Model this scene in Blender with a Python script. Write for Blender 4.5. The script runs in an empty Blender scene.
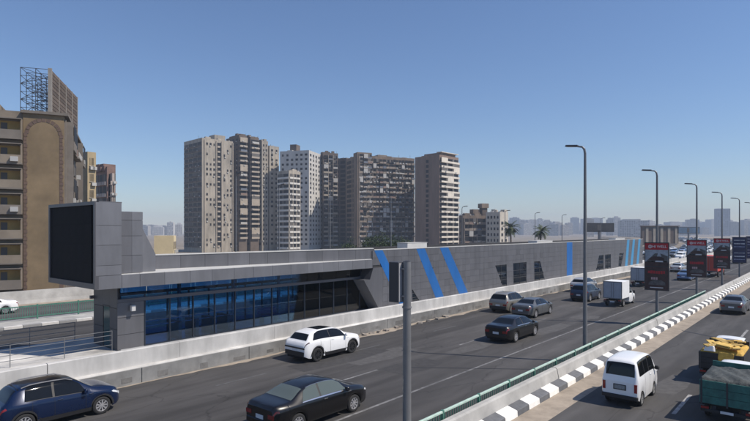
import bpy, math, random
from mathutils import Vector, Matrix
random.seed(7)
R = math.radians
# ------------------------------------------------------------------ camera
# world axes: X = across the highway (right +), Y = along the highway, Z up, camera 7 m above the road on a footbridge
F, CAMH, CX, HY = 540.0, 7.0, 375.0, 231.0
TH = math.atan2(460, F); COS, SIN = math.cos(TH), math.sin(TH)
scene = bpy.context.scene
COL = scene.collection
cam_d = bpy.data.cameras.new('camera'); cam = bpy.data.objects.new('camera', cam_d); COL.objects.link(cam)
cam.location = (0, 0, CAMH); cam.rotation_euler = (R(90), 0, TH)
cam_d.sensor_width = 36; cam_d.lens = 36*F/750; cam_d.shift_y = 20.5/750
cam_d.clip_start = .1; cam_d.clip_end = 9000
scene.camera = cam
# ------------------------------------------------------------------ light
SUN_EL = R(52); SUN_AZ = (.90, .438)
world = bpy.data.worlds.new('World'); scene.world = world; world.use_nodes = True
wn = world.node_tree; wn.nodes.clear()
sky = wn.nodes.new('ShaderNodeTexSky'); sky.sky_type = 'NISHITA'; sky.sun_disc = False
sky.sun_elevation = SUN_EL; sky.sun_rotation = math.atan2(SUN_AZ[0], SUN_AZ[1])
sky.altitude = 20; sky.air_density = 1.15; sky.dust_density = 0.15; sky.ozone_density = 5.0
bg = wn.nodes.new('ShaderNodeBackground'); bg.inputs['Strength'].default_value = .108
wo = wn.nodes.new('ShaderNodeOutputWorld')
wb = wn.nodes.new('ShaderNodeVectorMath'); wb.operation = 'MULTIPLY'; wb.inputs[1].default_value = (.88,.90,1.0)   # white balance of the whole sky
wn.links.new(sky.outputs[0], wb.inputs[0]); wn.links.new(wb.outputs[0], bg.inputs[0]); wn.links.new(bg.outputs[0], wo.inputs[0])
sd = bpy.data.lights.new('sun', 'SUN'); so = bpy.data.objects.new('sun', sd); COL.objects.link(so)
sd.energy = 4.8; sd.angle = R(.53); sd.color = (1, .91, .79)
sv = Vector((SUN_AZ[0]*math.cos(SUN_EL), SUN_AZ[1]*math.cos(SUN_EL), math.sin(SUN_EL)))
so.rotation_euler = sv.to_track_quat('Z', 'Y').to_euler(); so.location = (60, 30, 90)
scene.view_settings.view_transform = 'Standard'; scene.view_settings.look = 'None'
scene.view_settings.exposure = .10; scene.view_settings.gamma = 1
scene.render.engine = 'CYCLES'
scene.cycles.use_denoising = True
scene.cycles.max_bounces = 8; scene.cycles.transparent_max_bounces = 12; scene.cycles.volume_bounces = 0
scene.cycles.sample_clamp_indirect = 6

# ------------------------------------------------------------------ helpers
def c2w(X, d, z=0): return Vector((X*COS - d*SIN, X*SIN + d*COS, z))
def pxd(px, d, z=0): return c2w((px-CX)/F*d, d, z)
def roff(s):                     # the highway bends left in the distance
    return 0 if s < 150 else -(s-150)**2/1920
def tag(o, label=None, cat=None, group=None, kind=None):
    if label: o['label'] = label
    if cat: o['category'] = cat
    if group: o['group'] = group
    if kind: o['kind'] = kind
    return o
def empty(name, loc=(0, 0, 0), rz=0, label=None, cat=None, group=None, parent=None):
    o = bpy.data.objects.new(name, None); COL.objects.link(o); o.empty_display_size = .3
    o.location = loc; o.rotation_euler = (0, 0, rz); o.parent = parent
    return tag(o, label, cat, group)
class MB:
    def __init__(s): s.v = []; s.f = []
    def add(s, vs, fs):
        n = len(s.v); s.v += [tuple(p) for p in vs]; s.f += [tuple(i+n for i in q) for q in fs]; return s
    def box(s, x0, x1, y0, y1, z0, z1):
        return s.add([(x0,y0,z0),(x1,y0,z0),(x1,y1,z0),(x0,y1,z0),(x0,y0,z1),(x1,y0,z1),(x1,y1,z1),(x0,y1,z1)],
            [(3,2,1,0),(4,5,6,7),(0,1,5,4),(1,2,6,5),(2,3,7,6),(3,0,4,7)])
    def bbox(s, x0, x1, y0, y1, z0, z1, b):   # chamfered top & vertical edges
        vs = []
        for z, i in ((z0, 0), (z1-b, 0), (z1, b)):
            vs += [(x0+b,y0+i,z),(x1-b,y0+i,z),(x1-i,y0+b,z),(x1-i,y1-b,z),(x1-b,y1-i,z),(x0+b,y1-i,z),(x0+i,y1-b,z),(x0+i,y0+b,z)]
        fs = [tuple(range(7,-1,-1)), tuple(range(16,24))]
        for k in (0, 8):
            for i in range(8): j = (i+1) % 8; fs.append((k+i, k+j, k+8+j, k+8+i))
        return s.add(vs, fs)
    def prism(s, poly, axis, a0, a1):          # poly in the two other axes, extruded along axis from a0 to a1
        n = len(poly)
        def P(p, a):
            return {'x': (a, p[0], p[1]), 'y': (p[0], a, p[1]), 'z': (p[0], p[1], a)}[axis]
        ar = sum(poly[i][0]*poly[(i+1)%n][1]-poly[(i+1)%n][0]*poly[i][1] for i in range(n))
        if axis == 'y': ar = -ar
        if ar < 0: poly = poly[::-1]
        if a0 > a1: a0, a1 = a1, a0
        vs = [P(p, a0) for p in poly]+[P(p, a1) for p in poly]
        fs = [tuple(range(n-1,-1,-1)), tuple(range(n, 2*n))]+[(i, (i+1)%n, n+(i+1)%n, n+i) for i in range(n)]
        return s.add(vs, fs)
    def tube(s, a, b, r0, r1=None, n=8):
        r1 = r0 if r1 is None else r1
        a = Vector(a); b = Vector(b); d = (b-a).normalized()
        u = d.orthogonal().normalized(); w = d.cross(u)
        vs = []
        for c, r in ((a, r0), (b, r1)):
            vs += [c+u*(r*math.cos(2*math.pi*i/n))+w*(r*math.sin(2*math.pi*i/n)) for i in range(n)]
        return s.add(vs, [tuple(range(n-1,-1,-1)), tuple(range(n, 2*n))]+[(i, (i+1)%n, n+(i+1)%n, n+i) for i in range(n)])
    def bar(s, a, b, w): return s.tube(a, b, w*.7, None, 4)
    def lathe(s, prof, n, cx=(0,0,0), axis='x'):  # prof: list (a, r)
        k = len(prof); vs = []
        for i in range(n):
            c_, s_ = math.cos(2*math.pi*i/n), math.sin(2*math.pi*i/n)
            for a, r in prof:
                p = {'x': (a, r*c_, r*s_), 'z': (r*c_, r*s_, a)}[axis]
                vs.append((p[0]+cx[0], p[1]+cx[1], p[2]+cx[2]))
        fs = []
        for i in range(n):
            for j in range(k-1):
                fs.append((i*k+j, ((i+1)%n)*k+j, ((i+1)%n)*k+j+1, i*k+j+1))
        return s.add(vs, fs)
    def mesh(s, name, mat, smooth=False):
        m = bpy.data.meshes.new(name); m.from_pydata(s.v, [], s.f); m.materials.append(mat)
        if smooth: m.shade_smooth() if smooth is True else None
        if smooth and smooth is not True:
            m.shade_smooth(); m.set_sharp_from_angle(angle=R(smooth))
        return m
    def build(s, name, mat, parent=None, smooth=False, kind=None, label=None, cat=None, group=None):
        o = bpy.data.objects.new(name, s.mesh(name, mat, smooth)); COL.objects.link(o); o.parent = parent
        return tag(o, label, cat, group, kind)
def inst(name, mesh, parent=None, loc=(0,0,0), rot=(0,0,0), scale=(1,1,1)):
    o = bpy.data.objects.new(name, mesh); COL.objects.link(o); o.parent = parent
    o.location = loc; o.rotation_euler = rot; o.scale = scale; return o

# ------------------------------------------------------------------ materials
MATS = {}
def mat(name, col, rough=.6, var=.0, scale=2.0, metal=0, bump=0, stretch=(1,1,1), coat=0, var2=0, scale2=.2, spec=.5, bscale=None, perobj=0):
    if name in MATS: return MATS[name]
    m = bpy.data.materials.new(name); m.use_nodes = True; nt = m.node_tree; b = nt.nodes['Principled BSDF']
    b.inputs['Base Color'].default_value = (*col, 1); b.inputs['Roughness'].default_value = rough
    b.inputs['Metallic'].default_value = metal; b.inputs['Specular IOR Level'].default_value = spec
    if coat: b.inputs['Coat Weight'].default_value = coat; b.inputs['Coat Roughness'].default_value = .03
    L = nt.links
    if var or bump or var2 or perobj:
        tc = nt.nodes.new('ShaderNodeTexCoord'); mp = nt.nodes.new('ShaderNodeMapping'); mp.inputs['Scale'].default_value = stretch
        L.new(tc.outputs['Object'], mp.inputs[0])
        cur = None
        def layer(sc, amt, det, cur):
            n = nt.nodes.new('ShaderNodeTexNoise'); n.inputs['Scale'].default_value = sc; n.inputs['Detail'].default_value = det
            n.inputs['Roughness'].default_value = .62
            L.new(mp.outputs[0], n.inputs['Vector'])
            mr = nt.nodes.new('ShaderNodeMapRange'); mr.inputs[1].default_value = .3; mr.inputs[2].default_value = .7
            mr.inputs[3].default_value = 1-amt; mr.inputs[4].default_value = 1+amt
            L.new(n.outputs['Fac'], mr.inputs[0])
            return mul(cur, mr.outputs[0])
        def mul(cur, v):
            if cur is None: return v
            q = nt.nodes.new('ShaderNodeMath'); q.operation = 'MULTIPLY'; L.new(cur, q.inputs[0]); L.new(v, q.inputs[1]); return q.outputs[0]
        if var: cur = layer(scale, var, 6, cur)
        if var2: cur = layer(scale2, var2, 4, cur)
        if perobj:
            oi = nt.nodes.new('ShaderNodeObjectInfo'); mr = nt.nodes.new('ShaderNodeMapRange')
            mr.inputs[3].default_value = 1-perobj; mr.inputs[4].default_value = 1+perobj
            L.new(oi.outputs['Random'], mr.inputs[0]); cur = mul(cur, mr.outputs[0])
        if cur is not None:
            mx = nt.nodes.new('ShaderNodeVectorMath'); mx.operation = 'SCALE'; mx.inputs[0].default_value = col
            L.new(cur, mx.inputs['Scale']); L.new(mx.outputs[0], b.inputs['Base Color'])
        if bump:
            n = nt.nodes.new('ShaderNodeTexNoise'); n.inputs['Scale'].default_value = bscale or scale*4; n.inputs['Detail'].default_value = 4
            L.new(mp.outputs[0], n.inputs['Vector'])
            bp = nt.nodes.new('ShaderNodeBump'); bp.inputs['Strength'].default_value = bump; bp.inputs['Distance'].default_value = .03
            L.new(n.outputs['Fac'], bp.inputs['Height']); L.new(bp.outputs[0], b.inputs['Normal'])
    MATS[name] = m; return m
def glassmat(name, tint, refl_rough=.02, opac=.25, opcol=(.01,.015,.025)):
    m = bpy.data.materials.new(name); m.use_nodes = True; nt = m.node_tree; nt.nodes.clear(); L = nt.links
    out = nt.nodes.new('ShaderNodeOutputMaterial'); tr = nt.nodes.new('ShaderNodeBsdfTransparent'); tr.inputs[0].default_value = (*tint, 1)
    gl = nt.nodes.new('ShaderNodeBsdfGlossy'); gl.inputs['Roughness'].default_value = refl_rough
    df = nt.nodes.new('ShaderNodeBsdfDiffuse'); df.inputs[0].default_value = (*opcol, 1)
    m1 = nt.nodes.new('ShaderNodeMixShader'); m1.inputs[0].default_value = opac; L.new(tr.outputs[0], m1.inputs[1]); L.new(df.outputs[0], m1.inputs[2])
    fr = nt.nodes.new('ShaderNodeFresnel'); fr.inputs[0].default_value = 1.5
    m2 = nt.nodes.new('ShaderNodeMixShader'); L.new(fr.outputs[0], m2.inputs[0]); L.new(m1.outputs[0], m2.inputs[1]); L.new(gl.outputs[0], m2.inputs[2])
    L.new(m2.outputs[0], out.inputs[0]); MATS[name] = m; return m

def asphalt(name, col, seed):
    m = bpy.data.materials.new(name); m.use_nodes = True; nt = m.node_tree; L = nt.links; b = nt.nodes['Principled BSDF']
    b.inputs['Roughness'].default_value = .82; b.inputs['Specular IOR Level'].default_value = .35
    tc = nt.nodes.new('ShaderNodeTexCoord'); cur = None
    for sc, st, amt, det in ((.9, (1,.035,1), .30, 3), (.10, (1,.6,1), .26, 6), (2.2, (1,.18,1), .16, 5), (45, (1,1,1), .22, 2)):
        mp = nt.nodes.new('ShaderNodeMapping'); mp.inputs['Scale'].default_value = st; mp.inputs['Location'].default_value = (seed, seed*2, 0)
        L.new(tc.outputs['Object'], mp.inputs[0]); n = nt.nodes.new('ShaderNodeTexNoise'); n.inputs['Scale'].default_value = sc; n.inputs['Detail'].default_value = det
        L.new(mp.outputs[0], n.inputs['Vector']); mr = nt.nodes.new('ShaderNodeMapRange'); mr.inputs[1].default_value = .3; mr.inputs[2].default_value = .7; mr.inputs[3].default_value = 1-amt; mr.inputs[4].default_value = 1+amt
        L.new(n.outputs['Fac'], mr.inputs[0])
        if cur is None: cur = mr.outputs[0]
        else:
            q = nt.nodes.new('ShaderNodeMath'); q.operation = 'MULTIPLY'; L.new(cur, q.inputs[0]); L.new(mr.outputs[0], q.inputs[1]); cur = q.outputs[0]
    # thin cracks
    mp = nt.nodes.new('ShaderNodeMapping'); mp.inputs['Scale'].default_value = (.22,.09,1); L.new(tc.outputs['Object'], mp.inputs[0])
    nz = nt.nodes.new('ShaderNodeTexNoise'); nz.inputs['Scale'].default_value = 2.0; nz.inputs['Detail'].default_value = 5; L.new(mp.outputs[0], nz.inputs['Vector'])
    mix = nt.nodes.new('ShaderNodeVectorMath'); mix.operation = 'ADD'; sc_ = nt.nodes.new('ShaderNodeVectorMath'); sc_.operation = 'SCALE'; sc_.inputs['Scale'].default_value = .5
    L.new(nz.outputs['Color'], sc_.inputs[0]); L.new(mp.outputs[0], mix.inputs[0]); L.new(sc_.outputs[0], mix.inputs[1])
    vo = nt.nodes.new('ShaderNodeTexVoronoi'); vo.feature = 'DISTANCE_TO_EDGE'; vo.inputs['Scale'].default_value = 1.0; L.new(mix.outputs[0], vo.inputs['Vector'])
    mr = nt.nodes.new('ShaderNodeMapRange'); mr.inputs[1].default_value = .0; mr.inputs[2].default_value = .007; mr.inputs[3].default_value = .62; mr.inputs[4].default_value = 1.0; L.new(vo.outputs['Distance'], mr.inputs[0])
    q = nt.nodes.new('ShaderNodeMath'); q.operation = 'MULTIPLY'; L.new(cur, q.inputs[0]); L.new(mr.outputs[0], q.inputs[1]); cur = q.outputs[0]
    mx = nt.nodes.new('ShaderNodeVectorMath'); mx.operation = 'SCALE'; mx.inputs[0].default_value = col; L.new(cur, mx.inputs['Scale']); L.new(mx.outputs[0], b.inputs['Base Color'])
    bn = nt.nodes.new('ShaderNodeTexNoise'); bn.inputs['Scale'].default_value = 60; L.new(tc.outputs['Object'], bn.inputs['Vector'])
    bp = nt.nodes.new('ShaderNodeBump'); bp.inputs['Strength'].default_value = .15; bp.inputs['Distance'].default_value = .02; L.new(bn.outputs['Fac'], bp.inputs['Height']); L.new(bp.outputs[0], b.inputs['Normal'])
    MATS[name] = m; return m
ASPH = asphalt('asphalt', (.058,.056,.056), 3.0); ASPH2 = asphalt('asphalt_service', (.064,.062,.062), 11.0)
SAND = mat('sand', (.30,.255,.205), .95, .22, 1.6, var2=.15, scale2=.3, bump=.4)
SOIL = mat('soil', (.20,.17,.135), .95, .3, .05, var2=.3, scale2=.4)
PAINT = mat('road_paint', (.15,.15,.152), .8, .5, 3.0, var2=.45, scale2=.6)
CONC = mat('concrete', (.38,.375,.36), .85, .16, 1.2, var2=.18, scale2=.25, bump=.15)
CONCD = mat('concrete_grey', (.175,.175,.172), .85, .25, 1.0, var2=.35, scale2=.35, bump=.15)
LEDGE = mat('ledge_paint', (.50,.49,.47), .8, .22, 1.6, var2=.28, scale2=.35, stretch=(1,.6,1), bump=.1)
KW = mat('kerb_white', (.78,.77,.74), .7, .13, 4, perobj=.05)
KB = mat('kerb_grey', (.115,.12,.13), .7, .2, 4, perobj=.12)
GREEN = mat('mint_paint', (.40,.53,.46), .5, .15, 2)
GREEND = mat('green_paint', (.06,.17,.13), .5, .2, 2)
STEEL = mat('galvanised_steel', (.22,.22,.23), .45, .1, 3, metal=.35)
POSTM = mat('lamp_post_paint', (.16,.165,.175), .45, .12, 2, metal=.3)
DARKM = mat('dark_metal', (.035,.035,.04), .5)
PANEL = mat('grey_panel', (.120,.122,.135), .45, .13, 1.6, metal=.25, perobj=.10, var2=.10, scale2=.5, stretch=(1,1,.18))
PANELL = mat('light_grey_panel', (.165,.169,.186), .42, .12, 1.6, metal=.3, perobj=.08, var2=.10, scale2=.5, stretch=(1,1,.25))
PANELD = mat('dark_grey_panel', (.085,.085,.095), .45, .05, 1.0, metal=.25, perobj=.09)
JOINT = mat('joint_backing', (.03,.03,.033), .8)
BLUE = mat('blue_panel', (.008,.105,.34), .5, .14, 1.6, perobj=.05, stretch=(1,1,.18))
BLUEL = mat('light_blue_panel', (.04,.24,.46), .4, .05, 1.0)
SCREEN = mat('led_screen', (.008,.008,.010), .8, .2, 1.5, spec=.15)
WGLASS = mat('dark_window_glass', (.008,.012,.018), .04, spec=.6)
BUSGL = glassmat('station_glass', (.44,.70,.90), .015, .09, (.006,.014,.024))
CLGL = glassmat('clerestory_glass', (.36,.58,.78), .03, .10, (.006,.014,.024))
CARGL = mat('car_glass', (.006,.007,.008), .04, spec=.4)
CARGLG = mat('car_glass_green', (.085,.105,.10), .06, spec=.6)
TYRE = mat('tyre_rubber', (.018,.018,.019), .85)
RIM = mat('alloy_rim', (.50,.50,.52), .35, metal=.6)
RIMD = mat('dark_rim', (.03,.03,.032), .4, metal=.3)
PLAST = mat('black_plastic', (.018,.018,.02), .6)
CHROME = mat('chrome_trim', (.6,.6,.62), .2, metal=.9)
REDL = mat('tail_light', (.22,.008,.010), .2, coat=.6)
HEADL = mat('head_light', (.65,.67,.70), .15, coat=.6)
PLATE = mat('number_plate', (.62,.64,.66), .5)
UNDER = mat('underbody', (.008,.008,.008), .9)
RUST = mat('reddish_primer', (.30,.07,.05), .6, .2, 3)

# ------------------------------------------------------------------ ground, roads
def strip(name, t0, t1, z, m, s0=-60, s1=150, far=760, kind='structure', parent=None, step=14):
    ss = []; s = s0
    while s < min(s1, 150): ss.append(s); s += 35
    ss.append(min(s1, 150)) if s1 <= 150 else None
    if s1 > 150:
        s = 150
        while s < s1: ss.append(s); s += step
        ss.append(s1)
    mb = MB(); vs = []; fs = []
    for i, q in enumerate(ss):
        o = roff(q); vs += [(t0+o, q, z), (t1+o, q, z)]
        if i: fs.append((2*i-2, 2*i-1, 2*i+1, 2*i))
    mb.add(vs, fs); return mb.build(name, m, parent, kind=kind)
MB().add([(-2500,-2500,-6),(2500,-2500,-6),(2500,2500,-6),(-2500,2500,-6)], [(0,1,2,3)]).build('ground', SOIL, kind='structure')
for (a_, za, b_, zb2) in ((-62,-.05,-74,-6.02),(-62,-.05,44,-.05),(44,-.05,56,-6.02)):
    vs = []; fs = []
    for i_, q in enumerate([-70,150]+[150+14*k for k in range(1,41)]):
        o_ = roff(q); vs += [(a_+o_,q,za),(b_+o_,q,zb2)]
        if i_: k_ = 2*i_; fs.append((k_-2,k_-1,k_+1,k_) if b_ > a_ else (k_-2,k_,k_+1,k_-1))
    MB().add(vs, fs).build('embankment', SOIL, kind='structure')
strip('road', -24.45, -9.9, 0, ASPH, s1=700)
strip('service_road', -8.25, 14, 0, ASPH2, s1=700)
strip('sand_verge', -9.15, -8.05, .004, SAND, s1=300)
strip('pavement', 14, 40, -.02, SAND, s1=700)
strip('opposite_road', -44.6, -33.4, 0, ASPH, s1=700)
strip('merge_road', -33.5, -24.4, .003, ASPH, s0=126, s1=700)
strip('side_road', -59.0, -48.2, 0, ASPH2, s1=400)
# sandy dirt gathered along the platform foot and the median (uneven outline)
def ragged(name, t0, wd, z, m, s0, s1, sgn):
    vs = []; fs = []; s = s0; i = 0; w = wd
    while s < s1:
        w = max(.12, min(wd*1.9, w+random.uniform(-.16,.16)))
        vs += [(t0, s, z), (t0+sgn*w, s, z)]
        if i: fs.append((2*i-2, 2*i-1, 2*i+1, 2*i) if sgn > 0 else (2*i-2, 2*i, 2*i+1, 2*i-1))
        i += 1; s += .45
    MB().add(vs, fs).build(name, m, kind='structure')
ragged('sand_edge', -24.37, .62, .006, SAND, -5, 130, 1)
ragged('dust_edge', -10.12, .55, .006, mat('road_dust', (.17,.16,.145), .95, .25, 2), -5, 130, -1)
# lane paint
def dash(t, s, l, w, m=PAINT, z=.005):
    MB().add([(t-w/2+roff(s),s,z),(t+w/2+roff(s),s,z),(t+w/2+roff(s+l),s+l,z),(t-w/2+roff(s+l),s+l,z)], [(0,1,2,3)]).build('lane_marking', m, kind='structure')
strip('lane_line', -14.05, -13.92, .005, PAINT, s0=-10, s1=300)
for s in range(-2, 30):
    dash(-17.55, 18.2+(s-2)*10.4 if s else 7.8, 2.6, .13); dash(-21.3, 22.6+(s-3)*8.7, 2.9, .12, mat('worn_paint', (.085,.085,.088), .8, .5, 3))
for s in range(0, 26): dash(-4.7, 13.2+s*9.9, 3.2, .15, mat('service_paint', (.26,.26,.26), .8, .45, 3, var2=.3, scale2=.8))
for s in range(0, 14): dash(-39, -10+s*10, 3, .13)
# tar seam over the service road
MB().add([(-8.2,42.75,.006),(-8.2,42.95,.006),(-3,39.95,.006),(-3,39.75,.006)], [(0,3,2,1)]).build('tar_and_shadow_line', mat('tar', (.02,.02,.022), .6), kind='structure')
MB().add([(-10.4,26.85,.0065),(-10.4,26.95,.0065),(-17,22.0,.0065),(-17,21.9,.0065)], [(0,1,2,3)]).build('tar_and_shadow_line', MATS['tar'], kind='structure')  # cast shadow line across the main road, painted as a thin dark strip

PATCH = [mat('patch_dark', (.040,.039,.040), .85, .25, 3), mat('patch_pale', (.074,.072,.072), .88, .25, 3)]
rp = random.Random(31)
for k in range(26):
    t0 = rp.choice((-23.2,-20.6,-19.4,-16.6,-15.4,-12.6,-7.0,-5.6,-3.2)); s0 = rp.uniform(8, 95); w, l = rp.uniform(.35,1.1), rp.uniform(1.2,7)
    pts = [(t0-w+rp.uniform(-.1,.1), s0), (t0+w*.6, s0+rp.uniform(-.3,.3)), (t0+w+rp.uniform(-.1,.2), s0+l*.5), (t0+w*.8, s0+l), (t0-w*.7, s0+l+rp.uniform(-.4,.4)), (t0-w*1.05, s0+l*.45)]
    MB().add([(a, b, .0012+k*.0001) for a, b in pts], [tuple(range(6))]).build('road_patch', PATCH[k % 2], kind='structure')
# platform of the station
pf = MB(); pf.prism([(-24.43,0),(-24.43,.70),(-24.46,.76),(-33.4,.76),(-33.4,0)], 'y', -60, 126)
PLATF = pf.build('platform', LEDGE, kind='structure')
# grey facing panels of the platform wall, in cast lengths with joints
for i in range(31):
    y0 = -60+i*6.0
    MB().box(-24.43, -24.37, y0+.02, y0+5.98, 0, .68).build('facing_slab', CONCD, PLATF)
# white rendered parapet on the platform edge, cast in lengths
PARAP = mat('parapet_render', (.45,.445,.435), .8, .14, 1.4, var2=.22, scale2=.5, stretch=(1,1,.35))
ys_ = [-60,-40,-24,-12,-2,8.15]+[8.15+5.9*k for k in range(1,21)]
PW0 = empty('parapet_wall', (0, 0, 0), label='long white rendered parapet along the platform edge below the station', cat='wall')
for a, b in zip(ys_[:-1], ys_[1:]):
    MB().prism([(-24.62,.76),(-24.63,1.50),(-24.66,1.535),(-24.84,1.535),(-24.87,1.50),(-24.87,.76)], 'y', a+(.03 if abs(a-8.15) < .1 else .006), b-.006).build('length', PARAP, PW0)
rp = random.Random(77)
y0 = 8.3
while y0 < 62:
    w_ = rp.uniform(.4,1.1); y0 += w_+rp.uniform(.3,1.8); z0 = rp.uniform(.04,.2)
    MB().box(-24.369, -24.36, y0-w_, y0, z0, z0+rp.uniform(.15,.28)).build('plaster_patch', mat('plaster_patch', (.145,.142,.138), .9, .25, 3, perobj=.25), PLATF)
sec = [(-26.3,0),(-26.1,.35),(-26.0,.95),(-25.75,.95),(-25.65,.35),(-25.4,0)]
q_ = [127]+[140+i*10 for i in range(52)]; vs = []; fs = []
for i, q in enumerate(q_):
    vs += [(a+roff(q), q, b) for a, b in sec]
    if i:
        for j in range(5): k = i*6+j; fs.append((k-6, k-5, k+1, k)[::-1])
fs += [tuple(range(6)), tuple(len(vs)-6+j for j in range(6))[::-1]]
MB().add(vs, fs).build('divider_wall', mat('divider_concrete', (.46,.45,.43), .85, .15, .6), label='low pale concrete divider running on from the end of the station platform', cat='barrier')
# median: kerb blocks, barrier, fence
MED = MB()
MED.prism([(-9.52,0),(-9.52,.33),(-9.60,.72),(-9.66,.775),(-9.84,.775),(-9.88,.72),(-9.9,0)], 'y', -40, 150)
BARR = MED.build('median_barrier', CONC, label='long pale concrete median barrier with black and white kerb between the two carriageways', cat='barrier')
kbm = []
for m_ in (KW, KB):
    b = MB(); b.prism([(-9.1,0),(-9.12,.2),(-9.15,.225),(-9.515,.33),(-9.515,0)], 'y', .008, .992)
    kbm.append(b.mesh('kerb_block', m_, False))
for i in range(-8, 150):
    inst('kerb_block', kbm[i % 2], BARR, (0, i*1.0, 0))
strip('far_median_kerb', -9.9, -9.1, .3, CONC, s0=150, s1=650)
jb = MB().prism([(-9.515,.30),(-9.515,.335),(-9.595,.725),(-9.655,.78),(-9.85,.78),(-9.85,.60)], 'y', -.015, .015)
jm = jb.mesh('joint', JOINT)
for s in (-12, 6, 24, 42.0, 62.2, 80, 98, 116): inst('joint', jm, BARR, (.004, s, .003))
# fence: panels of 2.4 m up to s = 62
FEN = empty('median_fence', (-9.98, 0, 0), label='mint green railing with dark vertical bars behind the median barrier', cat='fence')
rail = MB().bbox(-.045, .045, 0, 2.38, .93, 1.0, .015).mesh('top_rail', GREEN)
low = MB().box(-.02, .02, 0, 2.38, .62, .66).mesh('bottom_rail', GREEND)
post = MB().bbox(-.05, .05, -.05, .05, 0, 1.02, .01).mesh('post', GREEND)
balm = MB().box(-.012, .012, -.012, .012, .10, .93).mesh('baluster', GREEND)
nb = 0
k = 0
s = -4.0
rest = MB()
while s < 62:
    inst('top_rail', rail, FEN, (0, s, 0)); inst('bottom_rail', low, FEN, (0, s, 0)); inst('post', post, FEN, (0, s-.01, 0))
    for j in range(15):
        y = s+.15+j*.152
        if 12 < y < 46 and nb < 290: inst('baluster', balm, FEN, (0, y, 0)); nb += 1
        else: rest.box(-.012, .012, y-.012, y+.012, .10, .93)
    s += 2.4
rest.build('baluster_rows', GREEND, FEN, kind='stuff')

# ------------------------------------------------------------------ opposite side: kerb, green fence, boundary wall
OK = MB().box(-48.2, -44.95, -60, 200, 0, .15).build('traffic_island', CONC, kind='structure')
k1 = MB().bbox(-44.95, -44.6, .01, 1.19, 0, .19, .02)
kmA, kmB = k1.mesh('kerb_block', mat('kerb_pale', (.55,.54,.52), .8, .12, 3)), k1.mesh('kerb_block', mat('kerb_dull', (.25,.25,.25), .8, .12, 3))
for i in range(-10, 60): inst('kerb_block', (kmA, kmB)[i % 2], OK, (0, i*1.2, 0))
GF = empty('roadside_fence', (-47.4, 0, .15), label='green metal picket fence on the island across the opposite road', cat='fence')
gp = MB().box(-.05,.05,-.05,.05,0,1.15).mesh('post', GREEND); gr = MB().box(-.03,.03,0,2.95,1.0,1.08).mesh('rail', GREEND)
gb = MB()
for i in range(-4, 17):
    inst('post', gp, GF, (0, i*3, 0)); inst('rail', gr, GF, (0, i*3+.03, 0)); inst('rail', gr, GF, (0, i*3+.03, -.82))
    for j in range(1, 18): gb.box(-.015,.015,i*3+j*.165-.015,i*3+j*.165+.015,.2,1.0)
gb.build('picket_rows', GREEND, GF, kind='stuff')
BW = MB().prism([(-59.6,0),(-59.0,0),(-59.1,.35),(-59.2,1.25),(-59.5,1.25)], 'y', -60, 160).build('boundary_wall', CONC, label='low pale concrete wall below the old apartment block', cat='wall')
strip('dirt_verge', -59.0, -57.6, .01, SAND, s0=-40, s1=149)


# ------------------------------------------------------------------ bus station
TF, TG, TB = -27.3, -28.4, -33.3
ST = empty('bus_station', (0, 0, 0), label='long grey panelled bus station with glazed hall and slanted blue stripes beside the highway', cat='bus station')
def clip_half(poly, a, b, c):       # keep a*x+b*y<=c
    out = []
    for i in range(len(poly)):
        p, q = poly[i], poly[(i+1) % len(poly)]
        fp, fq = a*p[0]+b*p[1]-c, a*q[0]+b*q[1]-c
        if fp <= 0: out.append(p)
        if fp*fq < 0:
            t = fp/(fp-fq); out.append((p[0]+t*(q[0]-p[0]), p[1]+t*(q[1]-p[1])))
    return out
# wall body and roof
body = MB(); body.box(TB, TF-.06, 33.0, 109, .7, 4.9); body.box(TF-.28, TF-.06, 31.9, 109, 4.9, 5.5); body.box(TB, TB+.22, 31.9, 109, 4.9, 5.5); body.box(TB+.22, TF-.28, 108.78, 109, 4.9, 5.5); WALL = body.build('wall', JOINT, ST)
mat('white_coping', (.48,.48,.47), .6, .12, 1)
MB().box(TF-.14, TF+.02, 31.95, 109.05, 5.50, 5.57).build('coping', MATS['white_coping'], ST)
MB().box(TB+.22, TF-.28, 31.95, 108.78, 4.9, 4.94).build('roof_deck', mat('roof_deck', (.30,.30,.30), .8, .2, .6), ST)
# openings in the cladding: windows (s, z polygons) and stripes
win = [[(51.6,3.35),(54.2,3.35),(54.3,.95),(53.4,.95)], [(55.8,3.4),(59.2,3.4),(59.2,.95),(55.9,.95)], [(61.3,3.35),(63.0,3.35),(64.4,.95),(61.4,.95)],
       [(84.6,3.3),(86.6,3.3),(86.6,1.0),(83.2,1.0)], [(87.4,3.3),(90.2,3.3),(90.2,1.0),(87.4,1.0)], [(94.6,3.3),(97.2,3.3),(95.6,1.0),(94.2,1.0)],
       [(36.9,2.1),(38.0,.95),(36.95,.95)]]
blue = [([(31.95,5.48),(32.95,5.48),(36.4,.8),(35.3,.8)], BLUE), ([(37.5,5.48),(38.75,5.48),(41.9,.8),(40.6,.8)], BLUE), ([(41.1,5.48),(42.5,5.48),(46.2,.8),(44.6,.8)], BLUE),
        ([(71.6,5.48),(73.6,5.48),(73.6,.8),(71.6,.8)], BLUE),
        ([(99.2,5.48),(100.6,5.48),(99.2,.8),(97.8,.8)], BLUEL), ([(102.6,5.48),(104.0,5.48),(102.4,.8),(101.0,.8)], BLUEL), ([(106.2,5.48),(107.6,5.48),(106.2,.8),(104.8,.8)], BLUEL)]
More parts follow.
